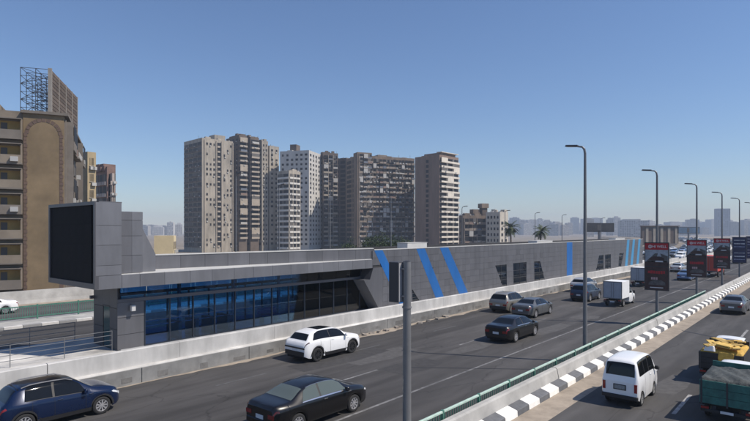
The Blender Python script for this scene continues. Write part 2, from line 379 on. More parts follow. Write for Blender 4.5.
def subtract(poly, hole):           # convex polygon minus convex hole -> list of convex polygons
    n = len(hole); ar = sum(hole[i][0]*hole[(i+1)%n][1]-hole[(i+1)%n][0]*hole[i][1] for i in range(n))
    if ar < 0: hole = hole[::-1]
    res = []; rem = poly
    for i in range(n):
        p, q = hole[i], hole[(i+1) % n]
        a, b = q[1]-p[1], -(q[0]-p[0]); c = a*p[0]+b*p[1]   # inside: a*x+b*y<=c
        outp = clip_half(rem, -a, -b, -c)
        if len(outp) > 2: res.append(outp)
        rem = clip_half(rem, a, b, c)
        if len(rem) < 3: return res
    return res
def area(p): return abs(sum(p[i][0]*p[(i+1)%len(p)][1]-p[(i+1)%len(p)][0]*p[i][1] for i in range(len(p))))/2
holes = win+[b[0] for b in blue]
far_panels = MB(); npan = 0
PW, NR = .92, 8; RH = (5.50-.79)/NR
for r in range(NR):
    z0 = .79+r*RH
    y = 31.75
    ys = []
    while y < 109: ys.append(y); y += PW
    ys.append(109)
    for y0, y1 in zip(ys[:-1], ys[1:]):
        base = [(y0+.006, z0+.006), (y1-.006, z0+.006), (y1-.006, z0+RH-.006), (y0+.006, z0+RH-.006)]
        if y1 < 33.1 or y0 < 33.0 and z0 < 4.1: base = clip_half(base, -1, 0, -33.02) if z0 < 4.1 else base
        ps = [base] if len(base) > 2 else []
        for h in holes:
            nx = []
            for p in ps:
                if max(q[0] for q in p) < min(q[0] for q in h) or min(q[0] for q in p) > max(q[0] for q in h): nx.append(p)
                else: nx += subtract(p, h)
            ps = nx
        for p in ps:
            if area(p) < .02: continue
            if y0 < 66 and npan < 290:
                MB().prism(p, 'x', TF-.058, TF+random.uniform(-.004,.004)).build('panel', PANEL, WALL); npan += 1
            else: far_panels.prism(p, 'x', TF-.058, TF)
far_panels.build('far_panels', PANEL, WALL, kind='stuff')
for p, m_ in blue:
    cx_ = sum(q[0] for q in p)/len(p)
    q = [(x+(.01 if x < cx_ else -.01), z) for x, z in p]
    MB().prism(q, 'x', TF-.058, TF+.006).build('blue_stripe', m_, WALL)
for p in win:
    w = MB().prism(p, 'x', TF-.058, TF-.03).build('window', WGLASS, WALL)
    zs = [q[1] for q in p]; ysx = [q[0] for q in p]
    for fz in (.33, .66):
        z = min(zs)+(max(zs)-min(zs))*fz
        seg = clip_half(clip_half(list(p), 0, 1, z+.025), 0, -1, -(z-.025))
        if len(seg) > 2: MB().prism(seg, 'x', TF-.03, TF-.005).build('window_bar', DARKM, w)
    if max(ysx)-min(ysx) > 2.5:
        m0 = (min(ysx)+max(ysx))/2
        seg = clip_half(clip_half(list(p), 1, 0, m0+.03), -1, 0, -(m0-.03))
        if len(seg) > 2: MB().prism(seg, 'x', TF-.03, TF-.003).build('window_bar', DARKM, w)
MB().box(TB, TF+.03, 32.6, 109.02, .765, .80).build('plinth', PANELD, WALL)
# end wall of the far end is the body itself; slanted end of the glazed hall
MB().prism([(33.01,.79),(32.6,.79),(30.75,3.25),(31.45,3.25),(31.85,4.135),(33.01,4.135)], 'x', TG-.1, TF-.002).build('slanted_panel', PANEL, ST)
# fascia
fb = MB(); fb.box(TB, TF-.04, 11.4, 33.0, 4.14, 4.78); FAS = fb.build('fascia', JOINT, ST)
ys = [11.2,12.42,13.35,14.7,16.2,17.6,19.1,20.5,22.0,23.5,25.0,26.5,28.0,29.5,30.9,31.75]
for a, b in zip(ys[:-1], ys[1:]):
    MB().box(TF-.04, TF+random.uniform(-.003,.003), a+.008, b-.008, 4.13, 4.79).build('panel', PANELL, FAS)
# bright roof sheet over the fascia, in lengths
for a, b in zip(ys[1:-1], ys[2:]):
    MB().box(TB, TF-.06, a+.006, b-.006, 4.785, 4.83).build('roof_sheet', mat('white_roof_sheet', (.52,.52,.51), .55, .08, 1.2), FAS)
MB().box(TB, TG+.1, 11.5, 31.6, 4.10, 4.14).build('soffit', mat('soffit', (.12,.13,.15), .6), ST)
# oblique upper parapet
A, B = Vector((-29.6, 13.6)), Vector((TF-.05, 31.9)); dirn = (B-A).normalized(); nrm = Vector((dirn.y, -dirn.x)); Ln = (B-A).length
PAR = empty('parapet', (A.x, A.y, 4.83), math.atan2(dirn.y, dirn.x), parent=ST)
MB().box(0, Ln, .05, .30, 0, .78).build('parapet_core', JOINT, PAR)
px_ = 0; i = 0
while px_ < Ln-.1:
    w = min(random.choice((1.35,1.5,1.65,1.5)), Ln-px_)
    MB().box(px_+.008, px_+w-.008, 0+random.uniform(-.003,.003), .05, .0, .78).build('panel', PANEL, PAR); px_ += w
MB().box(-.1, Ln+.02, -.03, .34, .78, .84).build('coping', MATS['white_coping'], PAR)
MB().add([(-29.75,13.6,4.95),(-27.6,31.9,4.95),(TB,31.9,4.95),(TB,13.6,4.95)], [(0,1,2,3)]).build('roof', MATS['white_roof_sheet'], ST)
# end tower carrying the screen
TW = empty('screen_tower', parent=ST)
MB().box(TB+.05, TF-.05, 11.30, 12.42, 4.2, 8.38).build('core', JOINT, TW)
MB().box(TB+.05, TF-.26, 12.42, 13.58, 4.84, 7.97).build('core', JOINT, TW)
zz = [4.80,5.30,6.30,7.28,8.42]
for a, b in zip(zz[:-1], zz[1:]): MB().box(TF-.05, TF+.004, 11.16, 12.40, a+.008, b-.008).build('panel', PANELL, TW)
zz = [4.84,5.75,6.75,7.55,8.0]
for a, b in zip(zz[:-1], zz[1:]):
    MB().box(TF-.26, TF-.21, 12.425, 13.02, a+.008, b-.008).build('panel', PANEL, TW)
    MB().box(TF-.26, TF-.21, 13.03, 13.60, a+.008, b-.008).build('panel', PANELL, TW)
MB().prism([(13.62,4.84),(14.5,4.84),(14.5,5.75),(13.62,7.45)], 'x', TB+.3, TF-.6).build('sloping_cheek', PANELL, TW)
MB().box(TB+.05, TF, 11.2, 12.42, 8.40, 8.46).build('coping', PANEL, TW)
SCF = MB(); y0, y1 = 11.10, 11.30
for bx in ((TB-.05, TF+.0, 8.28, 8.45), (TB-.05, TF+.0, 4.15, 4.42), (TB-.05, TB+.12, 4.42, 8.28), (TF-.16, TF, 4.42, 8.28)):
    SCF.box(bx[0], bx[1], y0, y1, bx[2], bx[3])
SCF.build('screen_frame', PANELD, TW)
scr = empty('display_screen', parent=TW)
mod = MB().box(.0015, 1.0-.0015, 0, .08, .001, .963).mesh('screen_module', SCREEN)
for i in range(6):
    for j in range(4): inst('screen_module', mod, TW, (TB+.12+i*.887, 11.18, 4.42+j*.965), scale=(.887, 1, 1))
bpy.data.objects.remove(scr)
# lower hall: end wall, column, door, glazing
HB = -31.3
HALL = empty('hall', parent=ST)
MB().box(HB, TG-.04, 12.72, 12.86, .78, 4.1).build('end_wall', JOINT, HALL)
for (a, b) in ((HB, -30.1), (-29.3, TG-.02)):
    for z0, z1 in ((.79,1.85),(1.86,2.95),(2.96,4.09)): MB().box(a+.008, b-.008, 12.68, 12.72, z0+.006, z1-.006).build('panel', PANELD, HALL)
MB().box(-30.1, -29.3, 12.68, 12.72, 3.0, 4.09).build('panel', PANELD, HALL)
MB().box(-30.05, -29.35, 12.70, 12.73, .80, 2.97).build('door', mat('door_glass', (.03,.07,.08), .08), HALL)
MB().box(-30.13, -29.27, 12.66, 12.70, 2.97, 3.04).build('door_frame', DARKM, HALL)
MB().box(TG-.5, TG-.04, 12.86, 14.1, .78, 3.24).build('column', JOINT, HALL)
for z0, z1 in ((.79,1.55),(1.56,2.45),(2.46,3.24)): MB().box(TG-.04, TG, 12.69, 14.12, z0+.006, z1-.006).build('panel', PANEL, HALL)
MB().box(TG-.12, TG+.05, 12.69, 32.8, 3.25, 3.43).build('beam', mat('beam_grey', (.10,.10,.115), .45), HALL)
MB().box(HB-.05, TG+.02, 12.86, 33.0, .765, .80).build('floor', mat('hall_floor', (.42,.43,.44), .25, .2, 1.5), HALL)
nP = 13; pw = (32.9-14.15)/nP
paneM = MB().box(-.02, 0, .03, pw-.03, .86, 3.24).mesh('pane', BUSGL)
mulM = MB().box(-.08, .035, -.03, .03, .80, 3.25).mesh('mullion', mat('mullion', (.012,.02,.035), .4))
for i in range(nP):
    y = 14.15+i*pw
    inst('mullion', mulM, HALL, (TG, y, 0))
    if i < nP-1: inst('pane', paneM, HALL, (TG, y, 0))
    inst('pane', paneM, HALL, (HB, y, 0)); inst('mullion', mulM, HALL, (HB, y, 0))
y = 14.15+(nP-1)*pw
MB().prism([(y+.03,.86),(32.9,.86),(32.9,3.24),(y+.03,3.24)], 'x', TG-.02, TG).build('pane', BUSGL, HALL)
MB().box(TG-.06, TG+.03, 14.15, 32.9, .80, .86).build('sill', MATS['mullion'], HALL)
MB().box(HB-.06, HB+.03, 13.86, 32.5, .80, .86).build('sill', MATS['mullion'], HALL)
MB().box(HB-.1, HB+.05, 12.5, 33, 3.25, 3.43).build('rear_beam', MATS['beam_grey'], HALL)
for z in (1.75, 2.0): MB().tube((TG-.55, 14.2, z), (TG-.55, 32.8, z), .022, None, 6).build('hand_rail', CHROME, HALL)
for i in range(13):
    y = 12.8+i*1.46
    MB().box(TG-.03, TG-.01, y+.02, y+1.44, 3.44, 4.12).build('clerestory_pane', CLGL, HALL)
    MB().box(HB-.03, HB-.01, y+.02, y+1.44, 3.44, 4.12).build('clerestory_pane', CLGL, HALL)
MB().box(HB, TG-.15, 32.93, 32.97, .80, 4.1).build('inner_wall', mat('inner_wall', (.30,.31,.32), .6, .1, 2), HALL)
for y in (17.0, 20.8, 24.6, 28.4): MB().box(-29.95, -29.8, y-.08, y+.08, .80, 4.1).build('inner_column', mat('inner_column', (.55,.55,.55), .5), HALL)
# hall furniture: turnstile cabinets and benches seen through the glass
for i, y in enumerate((16.4, 17.5, 18.6, 19.7)):
    g_ = empty('turnstile', (-29.3, y, .80), label='dark turnstile cabinet standing behind the station glass', cat='turnstile', group='turnstiles in the station hall')
    MB().bbox(-.6, .6, -.12, .12, 0, 1.0, .03).build('cabinet', STEEL, g_, smooth=30); MB().tube((.0,.12,.8),(.0,.55,.75),.02).build('arm', CHROME, g_)
for i, y in enumerate((23.5, 26.0, 28.2)):
    g_ = empty('waiting_bench', (-29.6, y, .80), label='plain blue waiting bench inside the glazed station hall', cat='bench', group='benches in the station hall')
    MB().bbox(-.25,.25,-.8,.8,.42,.48,.015).build('seat', BLUE, g_); MB().box(-.27,-.22,-.8,.8,.55,.95).build('backrest', BLUE, g_)
    for yy in (-.6,.6): MB().box(-.2,.2,yy-.03,yy+.03,0,.42).build('leg', STEEL, g_)
# floodlight on the column
fl = empty('floodlight', (TG+.0, 13.4, 2.95), label='small pale floodlight on the grey corner column of the station', cat='floodlight')
MB().box(0,.14,-.03,.03,.12,.18).build('bracket', STEEL, fl); MB().bbox(.10,.32,-.11,.11,-.16,.14,.02).build('lamp_housing', mat('pale_housing', (.5,.5,.5), .5), fl)
# roof boxes
def roofbox(s0, s1, t0, h, m, label):
    o = empty('roof_unit', (t0, (s0+s1)/2, 4.94), label=label, cat='roof unit'); L = (s1-s0)/2
    MB().bbox(-.6,.6,-L,L,.12,h,.03).build('casing', m, o); MB().box(-.62,.62,-L-.02,L+.02,h,h+.04).build('lid', MATS['white_coping'], o)
    for yy in (-L*.8, L*.8): MB().box(-.5,.5,yy-.05,yy+.05,0,.12).build('foot', STEEL, o)
roofbox(39.3, 42.4, -30.2, .95, MATS['white_coping'], 'white roof unit on the station behind the slanted blue stripes')
roofbox(66.0, 71.0, -29.6, .78, MATS['white_coping'], 'long white roof unit on the station beside the upright blue stripe')
roofbox(98.5, 104, -29.6, .78, MATS['white_coping'], 'white roof unit on the far light blue striped end of station')
# railings at the open end of the platform
def railing(t, s0, s1, label, n):
    o = empty('platform_railing', (t, s0, .785), label=label, cat='railing')
    L = s1-s0
    for z in (.3,.55,.8,1.02): MB().tube((0,0,z),(0,L,z),.015,None,6).build('rail', POSTM, o, smooth=40)
    for i in range(n+1): MB().tube((0,L*i/n,0),(0,L*i/n,1.03),.02,None,6).build('post', POSTM, o, smooth=40)
railing(-28.6, -8.0, 12.5, 'thin steel railing beside the sunny strip of the station platform', 9)
railing(-32.9, -8.0, 12.3, 'thin steel railing along the opposite road edge of the platform', 9)
yb = empty('parking_block', (-28.0, 6.75, .785), label='small yellow block on the platform at the railing foot', cat='block')
MB().bbox(-.1,.1,-.45,.45,0,.07,.02).build('bar', mat('yellow_paint', (.6,.42,.06), .6, .2, 4), yb); MB().box(-.12,.12,-.5,-.45,0,.05).build('end', DARKM, yb)

# ------------------------------------------------------------------ vehicles
def pchip(pts):
    xs = [p[0] for p in pts]; ys = [p[1] for p in pts]; n = len(xs)
    h = [xs[i+1]-xs[i] for i in range(n-1)]; dl = [(ys[i+1]-ys[i])/h[i] for i in range(n-1)]
    m = [dl[0]]
    for i in range(1, n-1):
        if dl[i-1]*dl[i] <= 0: m.append(0)
        else:
            w1, w2 = 2*h[i]+h[i-1], h[i]+2*h[i-1]; m.append((w1+w2)/(w1/dl[i-1]+w2/dl[i]))
    m.append(dl[-1])
    def f(x):
        if x <= xs[0]: return ys[0]
        if x >= xs[-1]: return ys[-1]
        i = 0
        while x > xs[i+1]: i += 1
        t = (x-xs[i])/h[i]; t2, t3 = t*t, t*t*t
        return ys[i]*(2*t3-3*t2+1)+h[i]*m[i]*(t3-2*t2+t)+ys[i+1]*(-2*t3+3*t2)+h[i]*m[i+1]*(t3-t2)
    return f
SPEC = dict(
 sedan=dict(L=4.85, W=1.85, ax=(.98, 3.82), wr=.335,
  zt=[(0,.93),(.04,1.03),(.2,1.075),(.72,1.11),(1.45,1.40),(1.95,1.465),(2.45,1.475),(2.95,1.41),(3.72,1.035),(4.3,.93),(4.7,.80),(4.85,.66)],
  zb=[(0,.80),(.1,.93),(.8,.985),(2.4,.96),(3.7,.93),(4.3,.84),(4.7,.70),(4.85,.58)],
  rw=[(0,.66),(.3,.72),(.75,.74),(1.4,.60),(2.0,.575),(2.6,.58),(3.0,.60),(3.72,.76),(4.3,.74),(4.7,.62),(4.85,.45)],
  bw=[(0,.72),(.15,.82),(.6,.90),(1.2,.915),(3.6,.915),(4.2,.89),(4.6,.78),(4.85,.55)],
  side=[((1.18,1.62),(2.02,2.08)),((2.10,2.16),(3.42,2.96))], ws=(3.66,3.02), rwin=(.80,1.40), seam=(1.25,2.09,3.35)),
 suv=dict(L=4.50, W=1.86, ax=(.86, 3.56), wr=.37,
  zt=[(0,.90),(.03,1.02),(.12,1.08),(.22,1.15),(.52,1.46),(.75,1.56),(1.4,1.625),(2.1,1.62),(2.6,1.54),(3.32,1.15),(3.9,1.05),(4.35,.92),(4.5,.72)],
  zb=[(0,.84),(.08,1.02),(.3,1.12),(1.0,1.15),(2.4,1.09),(3.3,1.03),(3.9,.93),(4.3,.80),(4.5,.62)],
  rw=[(0,.70),(.2,.72),(.5,.63),(.8,.61),(1.5,.60),(2.2,.60),(2.6,.62),(3.32,.77),(3.9,.76),(4.3,.66),(4.5,.46)],
  bw=[(0,.76),(.12,.84),(.5,.905),(1.0,.92),(3.3,.92),(3.9,.90),(4.25,.80),(4.5,.58)],
  side=[((.50,1.08),(1.76,1.80)),((1.80,1.84),(3.05,2.56))], ws=(3.26,2.66), rwin=(.24,.53), seam=(1.05,1.77,2.98)),
 hatch=dict(L=4.08, W=1.76, ax=(.72, 3.30), wr=.335,
  zt=[(0,.80),(.03,.93),(.1,1.02),(.18,1.08),(.50,1.44),(.72,1.53),(1.3,1.565),(1.9,1.56),(2.35,1.49),(3.05,1.10),(3.6,1.0),(3.95,.86),(4.08,.68)],
  zb=[(0,.72),(.08,.93),(.3,1.02),(1.0,1.01),(2.2,.96),(3.0,.94),(3.6,.87),(3.95,.72),(4.08,.58)],
  rw=[(0,.64),(.2,.68),(.5,.585),(.8,.57),(1.5,.565),(2.0,.57),(2.4,.585),(3.05,.73),(3.6,.72),(3.95,.60),(4.08,.42)],
  bw=[(0,.70),(.12,.80),(.5,.86),(1.0,.875),(3.0,.875),(3.6,.85),(3.9,.74),(4.08,.52)],
  side=[((.72,.86),(1.60,1.64)),((1.68,1.73),(2.78,2.34))], ws=(3.0,2.42), rwin=(.20,.53), seam=(.95,1.66,2.72)),
 duster=dict(L=4.34, W=1.82, ax=(.82, 3.49), wr=.37,
  zt=[(0,.88),(.02,1.02),(.07,1.10),(.12,1.16),(.30,1.50),(.48,1.62),(1.2,1.69),(2.0,1.68),(2.55,1.60),(3.2,1.18),(3.75,1.10),(4.2,.98),(4.34,.76)],
  zb=[(0,.80),(.06,1.0),(.3,1.09),(1.0,1.08),(2.4,1.03),(3.2,1.02),(3.75,.97),(4.2,.84),(4.34,.64)],
  rw=[(0,.70),(.12,.74),(.35,.66),(.6,.63),(1.5,.62),(2.2,.62),(2.6,.64),(3.2,.76),(3.75,.76),(4.15,.68),(4.34,.5)],
  bw=[(0,.78),(.1,.85),(.4,.895),(1.0,.905),(3.2,.905),(3.75,.89),(4.15,.80),(4.34,.6)],
  side=[((.48,.62),(1.02,1.05)),((1.10,1.13),(1.82,1.86)),((1.90,1.94),(2.98,2.52))], ws=(3.15,2.62), rwin=(.13,.36), seam=(.98,1.86,2.92)),
 microvan=dict(L=3.28, W=1.40, ax=(.62, 2.46), wr=.275,
  zt=[(0,.98),(.02,1.10),(.05,1.20),(.15,1.68),(.26,1.80),(.5,1.86),(1.2,1.885),(2.0,1.86),(2.35,1.78),(2.85,1.22),(3.05,1.06),(3.2,.95),(3.28,.72)],
  zb=[(0,.86),(.03,1.06),(.15,1.16),(1.0,1.16),(2.4,1.10),(2.8,1.02),(3.1,.86),(3.28,.62)],
  rw=[(0,.58),(.06,.60),(.2,.565),(.6,.555),(1.5,.555),(2.1,.555),(2.4,.56),(2.85,.62),(3.1,.58),(3.28,.46)],
  bw=[(0,.63),(.05,.67),(.2,.69),(1.0,.70),(2.6,.70),(2.9,.68),(3.15,.60),(3.28,.5)],
  side=[((.30,.34),(.95,.95)),((1.01,1.01),(1.58,1.58)),((1.66,1.66),(2.55,2.24))], ws=(2.82,2.40), rwin=(.055,.175), seam=(.98,1.62,2.55)),
 cab=dict(L=2.3, W=1.62, ax=(-9, 1.55), wr=.31,
  zt=[(0,1.55),(.02,1.66),(.1,1.72),(.5,1.76),(.85,1.72),(1.4,1.14),(1.8,1.05),(2.15,.92),(2.3,.7)],
  zb=[(0,1.0),(.5,1.02),(1.4,.98),(1.9,.9),(2.2,.76),(2.3,.6)],
  rw=[(0,.62),(.3,.60),(.85,.61),(1.4,.70),(1.9,.68),(2.2,.56),(2.3,.45)],
  bw=[(0,.78),(.3,.80),(1.4,.80),(1.9,.78),(2.15,.68),(2.3,.55)],
  side=[((.2,.2),(1.22,.84))], ws=(1.36,.92), rwin=None, seam=(.12,1.2)),
)
class Surf:
    def __init__(s, sp):
        s.sp = sp; s.L = sp['L']; s.zt, s.zb, s.rw, s.bw = [pchip(sp[k]) for k in ('zt','zb','rw','bw')]
    def sill(s, y):
        L = s.L; z = .24
        if y < .35: z = .24+.14*(1-y/.35)**1.5
        if y > L-.4: z = .24+.04*((y-L+.4)/.4)
        r = s.sp['wr']+.055
        for a in s.sp['ax']:
            d = y-a
            if abs(d) < r: z = max(z, s.sp['wr']*.97+math.sqrt(r*r-d*d))
        return z
    def nodes(s, y):
        zt, zb, rw, bw = s.zt(y), s.zb(y), s.rw(y), s.bw(y); zb = min(zb, zt-.03); rw = min(rw, bw-.005)
        zs = s.sill(y); zs = min(zs, zb-.08); h = zb-zs; g = zt-zb
        wl = bw*1.0+.012
        return [(wl-.035, zs), (wl+.003, zs+.22*h), (wl+.012, zs+.55*h), (wl, zs+.85*h), (bw-.012, zb),
                (bw-.012+(rw-bw)*.80, zb+g*.78), (rw-.02, zb+g*.90), (rw*.86, zb+g*.955), (rw*.55, zb+g*.988), (0, zt)]
    def P(s, y, v):
        n = s.nodes(y); v = max(0, min(8.9999, v)); i = int(v); t = v-i
        return Vector((n[i][0]+(n[i+1][0]-n[i][0])*t, y, n[i][1]+(n[i+1][1]-n[i][1])*t))
    def Q(s, y, v, off):
        e = .01; p = s.P(y, v); a = s.P(y+e, v)-s.P(y-e, v); b = s.P(y, min(8.99, v+.05))-s.P(y, max(0, v-.05))
        n = b.cross(a)
        if n.length < 1e-9: n = Vector((0,0,1))
        n.normalize()
        if n.x < -.2 or (abs(n.x) <= .2 and n.z < 0): n = -n
        return p+n*off
def patch(S, c00, c10, c11, c01, off=.006, nu=6, nv=3, mirror=False, th=True):
    mb = MB(); vs = []
    for j in range(nv+1):
        for i in range(nu+1):
            u, w = i/nu, j/nv
            y = (c00[0]*(1-u)+c10[0]*u)*(1-w)+(c01[0]*(1-u)+c11[0]*u)*w
            v = (c00[1]*(1-u)+c10[1]*u)*(1-w)+(c01[1]*(1-u)+c11[1]*u)*w
            p = S.Q(y, v, off); vs.append((-p.x if mirror else p.x, p.y, p.z))
    fs = []
    for j in range(nv):
        for i in range(nu):
            a = j*(nu+1)+i; q = (a, a+nu+1, a+nu+2, a+1); fs.append(q[::-1] if not mirror else q)
    mb.add(vs, fs); return mb
def cross_patch(S, y0, y1, v0=6.25, off=.006, n=5):   # full-width patch (windscreen, rear window, sunroof)
    mb = MB(); vs = []; vv = [v0, 6.6, 7, 7.5, 8, 8.5, 8.99]; vv = sorted(set([v for v in vv if v >= v0]))
    for j in range(n+1):
        y = y0+(y1-y0)*j/n
        row = [S.Q(y, v, off) for v in vv]
        vs += [(-p.x, p.y, p.z) for p in row]+[(p.x, p.y, p.z) for p in row[::-1]]
    k = 2*len(vv); fs = []
    for j in range(n):
        for i in range(k-1):
            a = j*k+i; q = (a, a+1, a+k+1, a+k); fs.append(q if y1 > y0 else q[::-1])
    mb.add(vs, fs); return mb
WHEELC = {}
def wheel_meshes(r, w, rim_m, key):
    if key in WHEELC: return WHEELC[key]
    t = MB(); h = w/2
    t.lathe([(-h*.9,r*.66),(-h,r*.72),(-h,r*.90),(-h*.8,r*.985),(-h*.4,r),(h*.4,r),(h*.8,r*.985),(h,r*.90),(h,r*.72),(h*.9,r*.66)], 26)
    q = MB(); q.lathe([(h*.9,r*.67),(h*.86,r*.60),(h*.35,r*.58),(h*.3,.0)], 24); q.lathe([(-h*.3,.0),(-h*.35,r*.58),(-h*.86,r*.60),(-h*.9,r*.67)], 24)
    sp = MB()
    for i in range(9):
        a = 2*math.pi*i/9; ca, sa = math.cos(a), math.sin(a)
        for side in (1,-1):
            p = [(.10,-.05),(.60,-.085),(.60,.085),(.10,.05)]
            pts = [((x*r)*ca-(y*r)*sa, (x*r)*sa+(y*r)*ca) for x, y in p]
            sp.prism(pts, 'x', side*h*.5, side*h*.84)
    for side in (1,-1): sp.lathe([(side*h*.5,r*.58),(side*h*.93,r*.60),(side*h*.93,r*.66),(side*h*.5,r*.67)][::side], 24)
    sp.lathe([(h*.3,.001),(h*.9,.001),(h*.88,r*.15),(h*.3,r*.17)], 12)
    WHEELC[key] = (t.mesh('tyre', TYRE, 40), q.mesh('rim', mat('rim_barrel', (.05,.05,.052), .6), 40), sp.mesh('spokes', rim_m, False))
    return WHEELC[key]
def add_wheels(root, L0, axs, r, half, rim_m, w=.21):
    tm, rm, sm = wheel_meshes(r, w, rim_m, (round(r,3), w, rim_m.name))
    for a in axs:
        if a < 0: continue
        for sd_ in (-1, 1):
            o = inst('wheel', tm, root, (sd_*(half-w/2-.012), a-L0, r)); inst('rim', rm, o); inst('spokes', sm, o)
def make_car(kind, paint, label, cat, t, s, group=None, rim=RIM, roof=None, clad=False, sunroof=False, rails=False, glass=None, lod=1, rz=0, rear_black=False, dark_rear=False):
    sp = SPEC[kind]; S = Surf(sp); L = sp['L']; L0 = sum(sp['ax'])/2
    nm = {'sedan':'sedan_car','suv':'sport_utility_car','hatch':'hatchback_car','duster':'sport_utility_car','microvan':'minivan'}[kind]
    root = empty(nm, (t, s, 0), rz, label, cat, group)
    glass = glass or CARGL
    ys = [L*i/(64 if lod else 30) for i in range((64 if lod else 30)+1)]
    r = sp['wr']+.055
    for a in sp['ax']: ys += [a-r-.004, a-r+.004, a+r-.004, a+r+.004, a-r*.93, a+r*.93]
    ys = sorted(set(round(y, 4) for y in ys if 0 <= y <= L))
    NV = 10; vs = []; fs = []
    for y in ys:
        n = S.nodes(y); vs += [(p[0], y-L0, p[1]) for p in n]+[(-p[0], y-L0, p[1]) for p in n[-2::-1]]
    K = 2*NV-1
    for i in range(len(ys)-1):
        for j in range(K-1):
            a = i*K+j; fs.append((a, a+K, a+K+1, a+1)[::-1])
    fs.append(tuple(range(K-1, -1, -1))[::-1]); fs.append(tuple((len(ys)-1)*K+j for j in range(K))[::-1])
    MB().add(vs, fs).build('body', paint, root, smooth=42)
    ub = MB(); hw = sp['W']/2
    ub.box(-hw+.30, hw-.30, .05-L0, L-.12-L0, .22, .62)
    for a in sp['ax']: ub.box(-hw+.26, hw-.26, a-.42-L0, a+.42-L0, .3, min(.85, S.zb(a)-.12))
    ub.build('underbody', UNDER, root)
    add_wheels(root, L0, sp['ax'], sp['wr'], hw, rim)
    def sh(mb): mb.v = [(x, y-L0, z) for x, y, z in mb.v]; return mb
    for (b0, t0), (b1, t1) in sp['side']:
        for mi in (False, True):
            sh(patch(S, (b0,4.14), (b1,4.14), (t1,5.92), (t0,5.92), mirror=mi, nv=10, nu=8, off=.010)).build('side_window', glass, root, smooth=True)
    for mi in (False, True):
        lo, hi = sp['side'][0][0], sp['side'][-1][1]
        sh(patch(S, (lo[0]+.05,4.10), (hi[0]-.05,4.10), (hi[1]-.03,5.96), (lo[1]+.03,5.96), mirror=mi, nv=10, nu=14, off=.005)).build('window_pillar', PLAST, root, smooth=True)
    if lod:
        lo, hi = sp['side'][0][0], sp['side'][-1][1]
        if sp is SPEC['sedan']:
            for mi in (False, True):
                sh(patch(S, (lo[0],4.02), (hi[0],4.02), (hi[0],4.12), (lo[0],4.12), mirror=mi, nu=20, nv=1, off=.008)).build('window_trim', CHROME, root)
                sh(patch(S, (lo[1]-.05,5.94), (hi[1]+.08,5.94), (hi[1]+.08,6.1), (lo[1]-.05,6.1), mirror=mi, nu=20, nv=1, off=.008)).build('window_trim', CHROME, root)
    sh(cross_patch(S, *sp['ws'])).build('windscreen', glass, root, smooth=True)
    if sp['rwin']: sh(cross_patch(S, sp['rwin'][0], sp['rwin'][1], v0=6.5 if kind != 'sedan' else 6.3)).build('rear_window', CARGLG if glass is CARGLG else glass, root, smooth=True)
    if roof: sh(cross_patch(S, sp['rwin'][1]+.05, sp['ws'][1]-.03, v0=6.0, n=10)).build('roof_skin', roof, root, smooth=True)
    if sunroof: sh(cross_patch(S, 1.25, 2.35, v0=7.5, n=6)).build('sunroof', CARGL, root, smooth=True)
    if rails:
        for sd_ in (-1, 1):
            mb = MB(); pts = [S.Q(y, 6.5, .05 if .9 < y < 2.2 else .0) for y in (.7,.95,1.3,1.7,2.1,2.35)]
            for a, b in zip(pts[:-1], pts[1:]): mb.tube((sd_*a.x,a.y-L0,a.z),(sd_*b.x,b.y-L0,b.z),.022,None,6)
            mb.build('roof_rail', CHROME if paint is not MATS.get('paint_dark_blue') else STEEL, root, smooth=40)
    # rear details on the end cap and corners
    n0 = S.nodes(0.0); zc = S.zb(0); wc = n0[3][0]; zsil = n0[0][1]
    tall = kind in ('suv','duster','microvan','hatch')
    for sd_ in (-1, 1):
        x0, x1 = sorted((sd_*wc*.62, sd_*(wc+.02)))
        if kind == 'microvan': MB().box(*sorted((sd_*(wc-.10), sd_*(wc+.012))), -L0-.02, -L0+.08, .62, .95).build('tail_light', REDL, root)
        elif sunroof: pass
        else: MB().box(x0, x1, -L0-.012, -L0+.1, zc-.16, zc-.01).build('tail_light', REDL, root)
        if kind != 'microvan' and not sunroof: sh(patch(S, (.01,3.1), (.20,3.2), (.17,3.9), (.01,3.95), mirror=sd_ < 0, off=.01)).build('tail_light', REDL, root)
        sh(patch(S, (L-.42,3.2), (L-.05,3.0), (L-.05,3.95), (L-.34,3.98), mirror=sd_ < 0, off=.008)).build('head_light', HEADL, root)
        MB().box(*sorted((sd_*wc*.45, sd_*wc*.75)), L-L0-.03, L-L0+.004, .56, .66).build('head_light', HEADL, root)
    if sunroof:   # full-width light bar
        MB().box(-wc-.01, wc+.01, -L0-.015, -L0+.05, zc-.10, zc-.02).build('light_bar', PLAST, root)
        for sd_ in (-1, 1): sh(patch(S, (.01,3.5), (.30,3.6), (.26,3.98), (.01,3.98), mirror=sd_ < 0, off=.01)).build('tail_light', mat('smoked_light', (.05,.005,.006), .2), root)
    if kind == 'microvan':
        MB().bbox(-.24,.24,-L0-.025,-L0+.01,.66,.88,.01).build('number_plate', DARKM, root)
        MB().box(-.20,.20,-L0-.03,-L0-.024,.70,.85).build('plate_face', mat('dull_plate', (.22,.24,.25), .6, .5, 30), root)
        MB().bbox(-.68,.68,-L0-.06,-L0+.08,.33,.47,.02).build('rear_bumper', PLAST, root)
    else:
        MB().box(-.20,.20,-L0-.014,-L0+.01,.56 if not tall else .60,.70 if not tall else .74).build('number_plate', PLATE, root)
        MB().bbox(-wc*.97, wc*.97, -L0-.04, -L0+.1, zsil-.02, zsil+(.16 if not (clad or rear_black) else .22), .02).build('rear_bumper', PLAST if (clad or rear_black or dark_rear) else paint, root)
    MB().box(-wc*.5, wc*.5, L-L0-.02, L-L0+.006, .34, .52).build('grille', PLAST, root)
